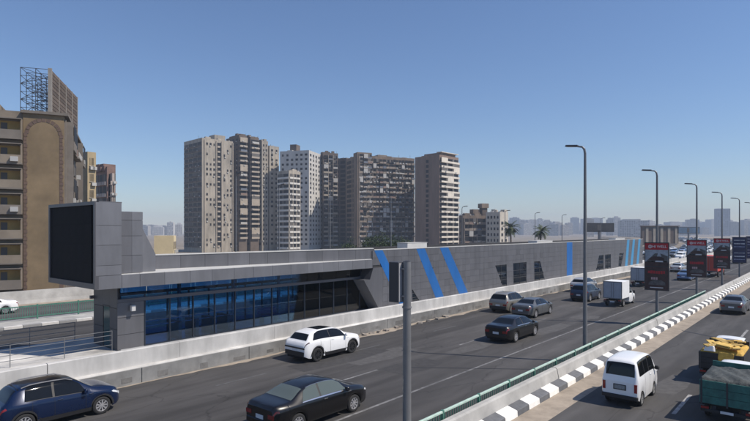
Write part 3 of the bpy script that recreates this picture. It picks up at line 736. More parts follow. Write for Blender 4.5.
    if clad:
        for sd_ in (False, True):
            a, b = sp['ax'][0]+r, sp['ax'][1]-r
            sh(patch(S, (a,.0), (b,.0), (b,.95), (a,.95), mirror=sd_, nu=12, nv=2, off=.01)).build('sill_cladding', PLAST, root)
        for a in sp['ax']:
            for sd_ in (-1, 1):
                mb = MB(); pr_ = []
                for i in range(13):
                    q = math.pi*i/12; pr_.append((a+math.cos(q)*(r+.0), sp['wr']*.97+math.sin(q)*(r+.0), a+math.cos(q)*(r+.07), sp['wr']*.97+math.sin(q)*(r+.07)))
                xx = hw+.004
                vs2 = []
                for p in pr_: vs2 += [(sd_*xx, p[0]-L0, p[1]), (sd_*xx, p[2]-L0, p[3]), (sd_*(xx-.09), p[0]-L0, p[1]), (sd_*(xx-.09), p[2]-L0, p[3])]
                f2 = []
                for i in range(12):
                    k_ = 4*i; f2 += [(k_,k_+1,k_+5,k_+4), (k_,k_+4,k_+6,k_+2), (k_+1,k_+3,k_+7,k_+5)]
                mb.add(vs2, f2).build('arch_cladding', PLAST, root)
    if lod:
        for y in sp['seam']:
            for mi in (False, True): sh(patch(S, (y-.006,.6), (y+.006,.6), (y+.006,4.0), (y-.006,4.0), mirror=mi, nu=1, nv=8, off=.003)).build('door_seam', UNDER, root)
        for y in sp['seam'][1:]:
            for sd_ in (-1, 1):
                p = S.Q(y-(.72 if y > 2.4 else .60)*0-.0-( -.10), 3.35, .012); MB().box(*sorted((sd_*p.x-.012, sd_*p.x+.012)), p.y-L0-.0, p.y-L0+.17, p.z-.012, p.z+.014).build('door_handle', paint if kind != 'sedan' else CHROME, root)
    ym = sp['side'][-1][1][0]-.10
    for sd_ in (-1, 1):
        p = S.P(ym, 4.1)
        MB().bbox(*sorted((sd_*(p.x+.03), sd_*(p.x+.21))), ym-L0-.06, ym-L0+.06, p.z+.0, p.z+.14, .025).build('wing_mirror', PLAST if kind in ('microvan',) else paint, root, smooth=40)
    return root
def paintm(name, col, rough=.28, metal=0.0): return mat('paint_'+name, col, rough, .03, 3, coat=.45, metal=metal, spec=.4)
P_DB = paintm('dark_blue', (.004,.013,.048), .25, .2); P_BK = paintm('black', (.005,.0045,.005), .3); P_WH = paintm('white', (.78,.79,.80))
P_GR = paintm('grey', (.12,.125,.13), .3, .4); P_BE = paintm('beige_grey', (.26,.25,.225), .3, .4); P_SI = paintm('silver', (.45,.46,.48), .3, .4)
P_NV = paintm('navy', (.02,.035,.07)); P_LB = paintm('steel_blue', (.12,.20,.36), .3, .3); P_RD = paintm('red', (.42,.04,.025), .45)
make_car('hatch', P_DB, 'dark blue hatchback with black roof and roof rails beside the platform wall', 'car', -22.18, 7.65, clad=True, rails=True, roof=P_BK)
make_car('sedan', P_BK, 'glossy black sedan with pale rear window and chrome window trim', 'car', -15.05, 13.95, glass=CARGLG)
make_car('suv', P_WH, 'white sport utility car with dark sunroof and black wheels below the station glass', 'car', -22.0, 21.4, rim=RIMD, clad=True, sunroof=True)
make_car('sedan', P_BK, 'black car with dark rear window and red tail lights in the middle lane', 'car', -16.15, 33.0)
make_car('duster', P_BE, 'beige grey sport utility car driving beside the grey sedan', 'car', -21.9, 44.0, clad=True, rails=True)
make_car('sedan', P_GR, 'grey metallic sedan just right of the beige sport utility car', 'car', -19.2, 42.9)
make_car('duster', P_NV, 'dark navy sport utility car left of the white box truck', 'car', -19.3, 55.8, clad=True)
make_car('suv', P_SI, 'silver sport utility car with black tailgate close to the platform', 'car', -22.3, 63.8, rear_black=True)
make_car('sedan', P_LB, 'steel blue sedan driving beyond the two white box trucks', 'car', -16.2, 88.0, lod=0)
make_car('sedan', P_SI, 'silver sedan near the end of the station platform wall', 'car', -20.6, 105.0, lod=0)
make_car('microvan', P_WH, 'small white minivan with dark rear window on the service road', 'van', -6.55, 24.3, rim=mat('steel_rim', (.25,.25,.25), .5))
make_car('sedan', P_GR, 'dark grey car on the service road beside the striped kerb', 'car', -6.6, 56.0, lod=0)
make_car('sedan', P_WH, 'white car on the side road behind the green picket fence', 'car', -54.0, 13.0, rz=math.pi, lod=0)

def box_truck(label, t, s, body_m, cab_m, bl, bh, bw, bz, cab_scale=1.0, cat='truck', door_m=None, sides_m=None):
    root = empty('box_truck', (t, s, 0), 0, label, cat)          # s = rear face of the box
    MB().bbox(-bw/2, bw/2, 0, bl, bz, bz+bh, .02).build('box_body', body_m, root)
    fm = MB()
    for x0, x1, z0, z1 in ((-bw/2-.01,bw/2+.01,bz+bh-.07,bz+bh+.012),(-bw/2-.01,bw/2+.01,bz-.02,bz+.05),(-bw/2-.01,-bw/2+.05,bz+.05,bz+bh-.07),(bw/2-.05,bw/2+.01,bz+.05,bz+bh-.07)):
        fm.box(x0, x1, -.03, .04, z0, z1)
    fm.build('rear_frame', STEEL, root)
    for sd_ in (-1, 1):
        d = MB().box(*sorted((sd_*.012, sd_*(bw/2-.06))), -.022, -.002, bz+.06, bz+bh-.08).build('rear_door', door_m or body_m, root)
        MB().tube((sd_*.10,-.035,bz+.1),(sd_*.10,-.035,bz+bh-.12),.015,None,6).build('lock_rod', STEEL, d)
    MB().box(-.38,.38,.1,bl+1.9*cab_scale,bz-.22,bz-.03).build('chassis', UNDER, root)
    MB().bbox(-bw/2+.05,bw/2-.05,-.08,.02,.42,.54,.015).build('rear_bumper', PLAST, root)
    for sd_ in (-1, 1): MB().box(*sorted((sd_*(bw/2-.32), sd_*(bw/2-.08))), -.095, -.03, .56, .66).build('tail_light', REDL, root)
    MB().box(-.2,.2,-.10,-.081,.43,.53).build('number_plate', PLATE, root)
    r = .31*cab_scale
    sp = SPEC['cab']; S = Surf(sp); L = sp['L']; k = cab_scale; y_off = bl+.06
    ys = sorted(set([L*i/34 for i in range(35)])); vs = []; fs = []
    for y in ys:
        n = S.nodes(y); vs += [(p[0]*k, y*k+y_off, p[1]*k) for p in n]+[(-p[0]*k, y*k+y_off, p[1]*k) for p in n[-2::-1]]
    K = 19
    for i in range(len(ys)-1):
        for j in range(K-1): a = i*K+j; fs.append((a, a+K, a+K+1, a+1)[::-1])
    fs.append(tuple(range(K))); fs.append(tuple((len(ys)-1)*K+j for j in range(K))[::-1])
    cabo = MB().add(vs, fs).build('cab', cab_m, root, smooth=42)
    def tr(mb): mb.v = [(x*k, y*k+y_off, z*k) for x, y, z in mb.v]; return mb
    for (b0, t0), (b1, t1) in sp['side']:
        for mi in (False, True): tr(patch(S, (b0,4.14),(b1,4.14),(t1,5.9),(t0,5.9), mirror=mi)).build('side_window', CARGL, cabo, smooth=True)
    tr(cross_patch(S, *sp['ws'])).build('windscreen', CARGL, cabo, smooth=True)
    for sd_ in (-1, 1):
        MB().bbox(*sorted((sd_*.82*k, sd_*1.0*k)), y_off+1.12*k, y_off+1.22*k, 1.02*k, 1.3*k, .02).build('wing_mirror', PLAST, cabo)
    add_wheels(root, 0, (bl*.32, y_off+1.55*k), r, bw/2-.02, MATS['steel_rim'], .19*cab_scale)
    return root
GREYBOX = mat('grey_box_door', (.36,.38,.42), .45, .12, 3); WHITEBOX = mat('white_box', (.76,.77,.78), .45, .06, 2)
box_truck('small white box truck with grey rear doors and white cab in the outer lane', -15.65, 52.2, WHITEBOX, P_WH, 2.35, 1.55, 1.66, .78, door_m=GREYBOX)
box_truck('white box truck with grey rear doors near the platform, further along the road', -18.75, 72.6, WHITEBOX, P_WH, 2.4, 1.62, 1.66, .8, door_m=GREYBOX)
box_truck('red box truck hidden partly behind the roadside poster boards', -14.5, 94.5, mat('red_box', (.50,.055,.03), .5, .1, 2), P_RD, 5.2, 2.25, 2.3, .95, 1.25)

def pickup(label, t, s, bed_m, cab_m, bl, bw, z0, z1, cargo):
    root = empty('pickup_truck', (t, s, 0), 0, label, 'truck')
    MB().box(-bw/2, bw/2, 0, bl, z0, z0+.06).build('bed_floor', UNDER, root)
    nbd = 3
    for j in range(nbd):
        a, b = z0+.06+(z1-z0-.06)*j/nbd, z0+.06+(z1-z0-.06)*(j+1)/nbd
        MB().box(-bw/2, bw/2, -.04, 0, a+.006, b-.006).build('tailgate_board', bed_m, root)
        for sd_ in (-1, 1): MB().box(*sorted((sd_*bw/2, sd_*(bw/2-.04))), .002, bl, a+.006, b-.006).build('side_board', bed_m, root)
    MB().box(-bw/2+.05, bw/2-.05, bl-.05, bl, z0, z1+.25).build('headboard', bed_m, root)
    for x in (-bw/2+.06, 0, bw/2-.06): MB().box(x-.03, x+.03, -.055, -.041, z0, z1+.01).build('tailgate_strap', DARKM, root)
    MB().box(-.35,.35,.1,bl+1.8,z0-.22,z0-.01).build('chassis', UNDER, root)
    MB().bbox(-bw/2+.03,bw/2-.03,-.08,.03,.40,.50,.015).build('rear_bumper', PLAST, root)
    for sd_ in (-1, 1): MB().box(*sorted((sd_*(bw/2-.30), sd_*(bw/2-.05))), -.095, -.04, .50, .58).build('tail_light', REDL, root)
    MB().box(-.2,.2,-.10,-.081,.41,.50).build('number_plate', PLATE, root)
    sp = SPEC['cab']; S = Surf(sp); L = sp['L']; y_off = bl+.06
    ys = [L*i/34 for i in range(35)]; vs = []; fs = []
    for y in ys:
        n = S.nodes(y); vs += [(p[0], y+y_off, p[1]) for p in n]+[(-p[0], y+y_off, p[1]) for p in n[-2::-1]]
    K = 19
    for i in range(len(ys)-1):
        for j in range(K-1): a = i*K+j; fs.append((a, a+K, a+K+1, a+1)[::-1])
    fs.append(tuple(range(K))); fs.append(tuple((len(ys)-1)*K+j for j in range(K))[::-1])
    cabo = MB().add(vs, fs).build('cab', cab_m, root, smooth=42)
    def tr(mb): mb.v = [(x, y+y_off, z) for x, y, z in mb.v]; return mb
    for (b0, t0), (b1, t1) in sp['side']:
        for mi in (False, True): tr(patch(S, (b0,4.14),(b1,4.14),(t1,5.9),(t0,5.9), mirror=mi)).build('side_window', CARGL, cabo, smooth=True)
    tr(cross_patch(S, *sp['ws'])).build('windscreen', CARGL, cabo, smooth=True)
    MB().box(-.45,.45,y_off-.012,y_off-.003,1.15,1.5).build('rear_window', CARGL, cabo)
    add_wheels(root, 0, (bl*.36, y_off+1.55), .31, bw/2-.03, MATS['steel_rim'], .19)
    return root
TEAL = mat('teal_boards', (.026,.12,.105), .6, .35, 4, var2=.25, scale2=1.2)
pickup('pickup truck with worn teal tailgate boards and a grey tarpaulin load', -2.95, 23.0, TEAL, P_WH, 2.5, 1.72, .62, 1.52, 'tarp')
pickup('pickup truck with dark side boards carrying yellow sacks ahead of the teal one', -3.95, 28.9, mat('dark_boards', (.02,.02,.022), .7, .3, 4), P_WH, 2.5, 1.75, .62, 1.42, 'sacks')
# tarpaulin: lumpy sheet over the teal bed
def lump(name, label, t, s, bw, bl, z, h, m, cat, nu=26, nv=34, seed=1):
    rnd = random.Random(seed); ph = [(rnd.uniform(0,6), rnd.uniform(2,7), rnd.uniform(2,7)) for _ in range(6)]
    vs = []; fs = []
    for j in range(nv+1):
        for i in range(nu+1):
            u, v = i/nu, j/nv
            e = min(1, min(u,1-u)*7, min(v,1-v)*8)
            q = sum(math.sin(p+a*u*3.1+b*v*2.6) for p, a, b in ph)/6
            zz = h*(.62*e**.5+.38*q*e)+rnd.uniform(-.012,.012)
            vs.append(((u-.5)*bw, v*bl, zz if e > 0 else -.1))
    for j in range(nv):
        for i in range(nu): a = j*(nu+1)+i; fs.append((a, a+1, a+nu+2, a+nu+1))
    o = MB().add(vs, fs).build(name, m, label=label, cat=cat, smooth=50); o.location = (t, s, z); return o
lump('tarpaulin', 'crumpled dark grey tarpaulin covering the teal pickup bed', -2.95, 22.96, 1.76, 2.46, 1.52, .20, mat('tarp', (.055,.062,.060), .7, .4, 7, bump=1.0, bscale=9), 'tarpaulin', seed=4)
YEL = mat('yellow_cover', (.50,.31,.055), .7, .3, 4, bump=.5, bscale=9, var2=.25, scale2=1.5)
lump('yellow_tarpaulin', 'worn yellow cover over the load of the dark boarded pickup', -3.95, 28.90, 1.70, 2.46, 1.43, .20, YEL, 'tarpaulin', 30, 40, seed=8)
vs = []; fs = []
for j in range(7):
    for i in range(9): vs.append((-4.05+i*.075+.012*math.sin(j*1.3), 28.835-.012*math.sin(i*1.9+j*.7)-.008*j/6, 1.50-j*.075-(.03*math.sin(i*1.1) if j == 6 else 0)))
for j in range(6):
    for i in range(8): a = j*9+i; fs.append((a, a+9, a+10, a+1))
o = MB().add(vs, fs).build('hanging_flap', YEL, smooth=60, label='yellow cloth flap hanging over the dark tailgate of the pickup', cat='cloth')
md = o.modifiers.new('thick', 'SOLIDIFY'); md.thickness = .006
rnd = random.Random(5)
bm_ = MB().bbox(-.30,.30,-.16,.16,0,.045,.008).mesh('foam_board', mat('foam_board', (.55,.37,.10), .7, .2, 5, perobj=.3))
for k in range(16):
    o = inst('foam_board', bm_, None, (-3.95+rnd.uniform(-.55,.6), 29.0+rnd.uniform(.15,2.0), 1.66+k*.008), (rnd.uniform(-.12,.12), rnd.uniform(-.12,.12), rnd.uniform(0,3)))
    tag(o, 'loose yellow foam board lying on the yellow covered pickup load', 'board', 'yellow boards on the pickup load')
wb = lump('white_bundle', 'white cloth bundle lying on the yellow sacks at the tailgate', -4.40, 28.87, .46, .35, 1.58, .2, mat('white_cloth', (.7,.7,.7), .8), 'bundle', 8, 8, 3)
# cars in the distance, lane by lane along the bend
rnd = random.Random(11)
farp = [P_WH, P_SI, P_GR, P_WH, P_BK, P_SI, P_LB, P_WH]
names = {P_WH.name:'white', P_SI.name:'silver', P_GR.name:'grey', P_BK.name:'black', P_LB.name:'blue'}
spots = [(-22.3,128),(-15.8,140),(-19.5,150),(-22.6,163),(-16.0,182),(-19.2,196),(-22.4,212),(-36.2,132),(-40.2,150),(-36.4,172),(-42,190),(-37,214),(-40.5,236),(-19,240),(-22.2,262),(-36.5,262),(-41,290),(-16,286),(-19.3,310),(-22.2,336),(-37,330),(-41,368),(-19,372),(-22,410),(-37,420)]
for q in range(30): spots.append((rnd.choice((-16,-19.2,-22.4)), 205+q*13+rnd.uniform(-3,3)))
for ln in (-29.5,-33.5,-37.5,-41.8):
    q = 130+rnd.uniform(0,8)
    while q < 430: spots.append((ln+rnd.uniform(-.3,.3), q)); q += rnd.uniform(9,24)
spots = [p for i, p in enumerate(spots) if all(abs(p[0]-q[0]) > 2.5 or abs(p[1]-q[1]) > 7 for q in spots[:i])]
for i, (t, s) in enumerate(spots):
    p = farp[rnd.randrange(8)]; k = rnd.choice(('sedan','suv','hatch','sedan'))
    ang = math.atan2(-(s-150)/960, 1) if s > 150 else 0
    nmk = {'sedan':'sedan','suv':'sport utility car','hatch':'hatchback'}[k]
    side = 'main road' if t > -27 else 'opposite road'
    make_car(k, p, f'small {names[p.name]} {nmk} in distant traffic on the {side} beyond the station', 'car', t+roff(s), s, 'distant traffic', lod=0, rz=-ang+(math.pi if t < -27 else 0))

# ------------------------------------------------------------------ street furniture
def arc_tube(pts, radii, n=10):
    mb = MB()
    for i in range(len(pts)-1): mb.tube(pts[i], pts[i+1], radii[i], radii[i+1], n)
    return mb
PH = 11.5
pole_pts = [(0,0,0),(0,0,.9),(0,0,PH-.35),(-.04,0,PH-.13),(-.15,0,PH),(-.42,0,PH+.06)]
poleM = arc_tube(pole_pts, [.125,.115,.065,.06,.05,.045], 12).mesh('pole', POSTM, 50)
headM = MB().add([(-.38,-.11,PH+.03),(-1.05,-.15,PH+.10),(-1.05,.15,PH+.10),(-.38,.11,PH+.03),(-.38,-.09,PH+.13),(-1.0,-.10,PH+.19),(-1.0,.10,PH+.19),(-.38,.09,PH+.13)],
    [(0,1,2,3)[::-1],(4,5,6,7),(0,4,5,1)[::-1],(1,5,6,2)[::-1],(2,6,7,3)[::-1],(3,7,4,0)[::-1]]).mesh('lamp_head', mat('lamp_head', (.06,.06,.065), .45))
lensM = MB().add([(-.5,-.085,PH+.035),(-.98,-.11,PH+.085),(-.98,.11,PH+.085),(-.5,.085,PH+.035)], [(0,3,2,1)]).mesh('lens', mat('lamp_lens', (.5,.5,.45), .2))
baseM = MB().bbox(-.17,.17,-.17,.17,0,.5,.03).mesh('foot', CONC)
lab = {1:'tall street lamp on the median with no poster board', 2:'street lamp on the median carrying the poster board beside the parked line of box trucks',
       3:'street lamp with red poster board in front of the red truck', 4:'street lamp with red poster board just past the red truck', 5:'street lamp carrying the navy blue poster board'}
lab[2] = 'street lamp carrying the largest red poster board, beside the two white box trucks'
for i in range(1, 9):
    s = 13.9+15.3*i
    o = empty('street_lamp', (-10.15, s, 0), 0, lab.get(i, 'plain street lamp on the median beyond the poster boards'), 'street lamp', 'street lamps along the median')
    inst('pole', poleM, o); h = inst('lamp_head', headM, o); inst('lens', lensM, h, (0,0,-.004)); inst('foot', baseM, o)
def text_mesh(txt, size, m, parent, loc, name='lettering'):
    c = bpy.data.curves.new('t', 'FONT'); c.body = txt; c.size = size; c.align_x = 'CENTER'; c.align_y = 'CENTER'; c.extrude = .002; c.offset = size*.012
    o = bpy.data.objects.new('t', c); COL.objects.link(o)
    bpy.context.view_layer.update()
    me = bpy.data.meshes.new_from_object(o.evaluated_get(bpy.context.evaluated_depsgraph_get())); bpy.data.objects.remove(o)
    me.materials.clear(); me.materials.append(m)
    return inst(name, me, parent, loc, (R(90), 0, 0))
PR, PW_, PD, PG_ = mat('poster_red', (.38,.015,.022), .5), mat('poster_white', (.62,.62,.62), .5), mat('poster_dark', (.050,.024,.022), .5, .4, 3), mat('poster_grey', (.30,.33,.37), .5, .4, 2)
PN = mat('poster_navy', (.012,.018,.07), .4, .1, 3); PMID = mat('poster_mid', (.09,.085,.085), .5, .4, 4)
def poster(s, label, navy=False):
    o = empty('poster_board', (-10.15, s-.14, 0), 0, label, 'poster board', 'poster boards on the median lamps')
    w = .84
    MB().box(-w, w, 0, .10, 2.55, 6.15).build('case', DARKM, o)
    for z0, z1, k in ((4.38, 6.08, 0), (2.62, 4.30, 1)):
        p = MB().box(-w+.06, w-.06, -.014, 0, z0, z1).build('poster', PN if navy else PD, o)
        if navy:
            for j, zz in enumerate((.25,.5,.78)):
                hgt = .10 if j != 1 else .16
                for x in range(-4, 5):
                    ww = rnd.uniform(.04,.075); MB().box(x*.14-ww, x*.14+ww, -.019, -.0145, z0+(z1-z0)*zz-hgt/2*rnd.uniform(.6,1), z0+(z1-z0)*zz+hgt/2*rnd.uniform(.6,1)).build('print', PW_ if j else mat('poster_pale', (.35,.38,.5), .4), p)
        elif k == 0:
            MB().box(-w+.06, w-.06, -.018, -.0145, z1-.48, z1).build('red_band', PR, p)
            mb = MB()
            for i in range(24):
                a0, a1 = 2*math.pi*i/24, 2*math.pi*(i+1)/24
                mb.add([(-.44+.13*math.cos(a0),-.021,z1-.25+.13*math.sin(a0)),(-.44+.13*math.cos(a1),-.021,z1-.25+.13*math.sin(a1)),(-.44+.09*math.cos(a1),-.021,z1-.25+.09*math.sin(a1)),(-.44+.09*math.cos(a0),-.021,z1-.25+.09*math.sin(a0))], [(0,1,2,3)])
            for sg in (-1, 1): mb.add([(-.44-.08,-.0212,z1-.25-sg*.07),(-.44-.05,-.0212,z1-.25-sg*.09),(-.44+.08,-.0212,z1-.25+sg*.07),(-.44+.05,-.0212,z1-.25+sg*.09)], [(0,1,2,3)])
            mb.build('round_emblem', PW_, p)
            text_mesh('HI WELL', .26, PW_, p, (.19, -.0205, z1-.25))
            MB().box(-w+.06, w-.06, -.017, -.0145, z0+.30, z1-.49).build('picture', PG_, p)
            MB().prism([(-w+.08,z0+.3),(-.1,z0+.3),(.1,z1-.75),(-.1,z1-.75)], 'y', -.0195, -.0172).build('picture', PMID, p)
            MB().prism([(w-.08,z0+.3),(.45,z0+.3),(.25,z1-.75),(w-.08,z1-.95)], 'y', -.0195, -.0172).build('picture', PMID, p)
            MB().prism([(-.5,z0+.42),(.55,z0+.42),(.5,z0+.60),(.25,z0+.72),(-.2,z0+.72),(-.48,z0+.58)], 'y', -.022, -.0197).build('picture', PD, p)
            MB().box(-.6, .7, -.0195, -.0172, z0+.31, z0+.37).build('print', PW_, p)
        else:
            for x in range(-3, 4):
                ww = rnd.uniform(.05,.08); MB().box(x*.17-ww, x*.17+ww, -.019, -.0145, z1-.46-rnd.uniform(0,.05), z1-.30+rnd.uniform(0,.05)).build('print', PR, p)
            MB().prism([(-.55,z0+.35),(.6,z0+.35),(.58,z0+.55),(.3,z0+.72),(-.15,z0+.72),(-.5,z0+.55)], 'y', -.019, -.0145).build('picture', PMID, p)
            for x in (-2,-1,0): MB().box(x*.16-.05, x*.16+.07, -.0215, -.0192, z0+.74, z0+.92).build('print', mat('poster_pink', (.45,.30,.30), .4), p)
            MB().box(-.45, .45, -.019, -.0145, z0+.12, z0+.18).build('print', PW_, p)
    for z in (3.0, 5.7): MB().box(-.14,.14,.10,.26,z,z+.08).build('clamp', STEEL, o)
poster(13.9+15.3*2, 'double poster board with red headed car advert, beside the white box trucks')
poster(13.9+15.3*3, 'double poster board with red headed car advert, in front of the red truck')
poster(13.9+15.3*4, 'double poster board with red headed car advert, between red truck and navy board')
poster(13.9+15.3*5, 'navy blue double poster board with rows of white lettering', True)
poster(13.9+15.3*6, 'navy blue double poster board behind the other navy one', True)
# thick sign pole with a box seen from behind
o = empty('sign_pole', (-10.15, 13.45, 0), 0, 'thick grey pole with a dark sign box at its top on the median fence', 'sign pole')
MB().tube((0,0,0),(0,0,6.05),.135,.125,20).build('pole', mat('pole_steel', (.20,.205,.215), .4, .1, 2, metal=.4), o, smooth=50)
MB().tube((0,0,6.05),(0,0,6.08),.13,.05,20).build('cap', DARKM, o)
b_ = MB().bbox(-.52,-.14,-.26,.02,4.78,6.03,.015).build('sign_box', DARKM, o)
MB().box(-.137,-.125,-.24,.0,4.80,6.0).build('box_cover', mat('box_cover', (.34,.34,.35), .5), b_)
for z in (4.95, 5.8): MB().box(-.16,.0,-.15,-.10,z,z+.05).build('bracket', STEEL, o)
for z in (4.6,): MB().tube((0,0,z),(0,0,z+.05),.15,None,20).build('collar', STEEL, o)
# lamps behind the station, along the opposite road
for px, y in [(462,208),(535,214),(562,216),(601,219),(505,212),(391,196),(330,190),(279,187),(236,176)]:
    a_ = (px-CX)/F; d = -46.2/(a_*COS-SIN); p = pxd(px, d, .15); h = (CAMH+(HY-y)/F*d)/PH
    o = empty('street_lamp', p, math.pi, 'slim grey street lamp rising behind the station roof', 'street lamp', 'street lamps behind the station')
    inst('pole', poleM, o, scale=(.8,.8,h)); inst('lamp_head', headM, o, (0,0,PH*(h-1)))

# ------------------------------------------------------------------ buildings
def place(px, d, phi):  # Empty frame: local x along facade e1, local y into depth, phi measured from the picture plane
    return pxd(px, d), phi+TH
def solve(px0, d0, ang, px1):
    X0 = (px0-CX)/F*d0; a = (px1-CX)/F; ex, ey = math.cos(ang), math.sin(ang)
    return (a*d0-X0)/(ex-a*ey)
class Bld:
    """a building: boxes and facade pieces collected per part, then built under one Empty"""
    def __init__(s, name, label, px, d, phi, cat='building', group=None):
        loc, rz = place(px, d, phi); loc.z = -6
        s.root = empty(name, loc, rz, label, cat, group); s.parts = {}; s.px, s.d, s.phi = px, d, phi
    def W(s, px1): return solve(s.px, s.d, s.phi, px1)
    def D(s, px1): return solve(s.px, s.d, s.phi+math.pi/2, px1)
    def mb(s, part, m):
        return s.parts.setdefault((part, m.name), (MB(), m))[0]
    def wall(s, x0, x1, y0, y1, z0, z1, m, name='wall'):
        MB().box(x0, x1, y0, y1, z0, z1).build(name, m, s.root)
    def done(s):
        for (p, _), (mb, m) in s.parts.items():
            if mb.f: mb.build(p, m, s.root, kind='stuff')
        return s.root
# facade frame: maps (u along face, out, z) to local box
def fbox(mb, face, o, u0, u1, w0, w1, z0, z1):
    # face 'f': plane y=o, outward -y ; 'l': plane x=o, outward -x ; 'r': plane x=o outward +x
    if face == 'f': mb.box(u0, u1, o-w1, o-w0, z0, z1)
    elif face == 'l': mb.box(o-w1, o-w0, u0, u1, z0, z1)
    else: mb.box(o+w0, o+w1, u0, u1, z0, z1)
DW = mat('dark_opening', (.018,.018,.020), .5, spec=.2, perobj=.1); DW2 = mat('dull_shutter', (.11,.10,.09), .7)
ACM = mat('air_conditioner', (.42,.42,.41), .6); LAUND = [mat('cloth_pale', (.42,.41,.39), .8), mat('cloth_blue', (.13,.15,.19), .8), mat('cloth_rust', (.22,.15,.12), .8)]
def facade(b, face, o, u0, u1, z0, z1, style, bays, fl=3.0, wallm=None, trim=None, seed=0, dens=1.0):
    rr = random.Random(seed); nf = max(1, int((z1-z0)/fl)); fh = (z1-z0)/nf; bw = (u1-u0)/bays
    win, bal, ac, sh = b.mb('windows', DW), b.mb('balconies', trim or wallm), b.mb('air_conditioners', ACM), b.mb('shutters', DW2)
    for j in range(bays):
        a = u0+j*bw
        bdp = rr.choice((.35,.7,1.1,1.35)); brib = rr.random() < .45; bsh = rr.random()
        if style == 'clutter' and brib: fbox(bal, face, o, a-.12, a+.14, 0, bdp*.9, z0, z1)
        for i in range(nf):
            z = z0+i*fh
            if style == 'win':
                if rr.random() > .93*dens: continue
                w = bw*rr.uniform(.38,.55); c = a+bw/2; fbox(win, face, o, c-w/2, c+w/2, -.05, .03, z+.95, z+.95+fh*.48)
                if rr.random() < .5: fbox(sh, face, o, c-w/2, c+w/2, .03, .06, z+.95+fh*.48-rr.uniform(.2,.9), z+.95+fh*.48)
                fbox(bal, face, o, c-w/2-.1, c+w/2+.1, .0, .14, z+.85, z+.95)
                if rr.random() < .30: q = c+rr.uniform(-.8,.4); fbox(ac, face, o, q, q+.85, .05, .45, z+.15, z+.75)
            elif style == 'shaft':
                if i == 0: fbox(win, face, o, a, a+bw, -.05, .04, z0, z1)
                fbox(bal, face, o, a+bw*.1, a+bw*rr.uniform(.6,.95), .0, .5, z, z+rr.uniform(.7,1.1))
            elif style == 'slot':
                fbox(win, face, o, a+bw*.12, a+bw*.88, -.05, .04, z+.6, z+fh*.82)
            elif style == 'balc':
                fbox(win, face, o, a+.1, a+bw-.1, -.05, .03, z+.15, z+fh-.25)
                dp = 1.25
                fbox(bal, face, o, a+.06, a+bw-.06, 0, dp, z-.08, z+.1)
                r_ = rr.random()
                if r_ < .66: fbox(bal, face, o, a+.06, a+bw-.06, dp-.12, dp, z+.1, z+1.0+rr.uniform(-.1,.15))
                elif r_ < .80:
                    fbox(bal, face, o, a+.06, a+bw-.06, dp-.12, dp, z+.1, z+1.1); fbox(sh, face, o, a+.1, a+bw-.1, dp-.1, dp-.03, z+1.1, z+fh-.1)
                elif r_ < .88: fbox(bal, face, o, a+.06, a+bw-.06, dp-.12, dp+.03, z+.1, z+fh-.1)
                else: fbox(b.mb('laundry', LAUND[rr.randrange(3)]), face, o, a+.4, a+bw-.4, dp, dp+.05, z+.2, z+1.4)
                if rr.random() < .28: q = a+rr.uniform(.2,max(.3,bw-1.2)); fbox(ac, face, o, q, q+.9, dp, dp+.4, z+.3, z+.9)
                if j: fbox(bal, face, o, a-.07, a+.07, 0, dp, z+.1, z+fh-.08)
            elif style == 'loggia':
                fbox(win, face, o, a+.25, a+bw-.25, -.05, .03, z+.9, z+fh-.35)
                fbox(bal, face, o, a+.1, a+bw-.1, .0, .35, z-.1, z+.9)
                if rr.random() < .35: fbox(sh, face, o, a+.3, a+bw*rr.uniform(.5,.9), .03, .08, z+.9, z+fh-.4)
                if rr.random() < .25: q = a+rr.uniform(.2,max(.3,bw-1.2)); fbox(ac, face, o, q, q+.85, .35, .75, z+.2, z+.8)
            elif style == 'clutter':
                fbox(win, face, o, a+.15, a+bw-.15, -.05, .03, z+.25, z+fh-.35)
                r_ = rr.random(); dp = bdp if rr.random() < .8 else rr.choice((.5,.9,1.3))
                if r_ < .75:
                    fbox(bal, face, o, a+.1, a+bw-.1, 0, dp, z-.1, z+.08); fbox(bal if r_ < .5 else b.mb('laundry', LAUND[rr.randrange(3)]), face, o, a+.1, a+bw-.1, dp-.1, dp, z+.08, z+rr.uniform(.8,1.3))
                if rr.random() < .25+.3*bsh: fbox(win, face, o, a+.2, a+bw-.2, dp-.05, dp-.01, z+rr.uniform(1.2,1.5), z+fh-.3)
                if r_ > .6: fbox(sh, face, o, a+.2, a+bw*rr.uniform(.5,.9), .05, .4, z+.9, z+fh-.3)
                if rr.random() < .06: fbox(b.mb('laundry', LAUND[0]), face, o, a+.1, a+bw-.1, dp, dp+.06, z+.1, z+fh*.9)
                if rr.random() < .45: q = a+rr.uniform(.2,max(.3,bw-1.2)); fbox(ac, face, o, q, q+.9, dp*.6, dp*.6+.5, z+.4, z+1.05)
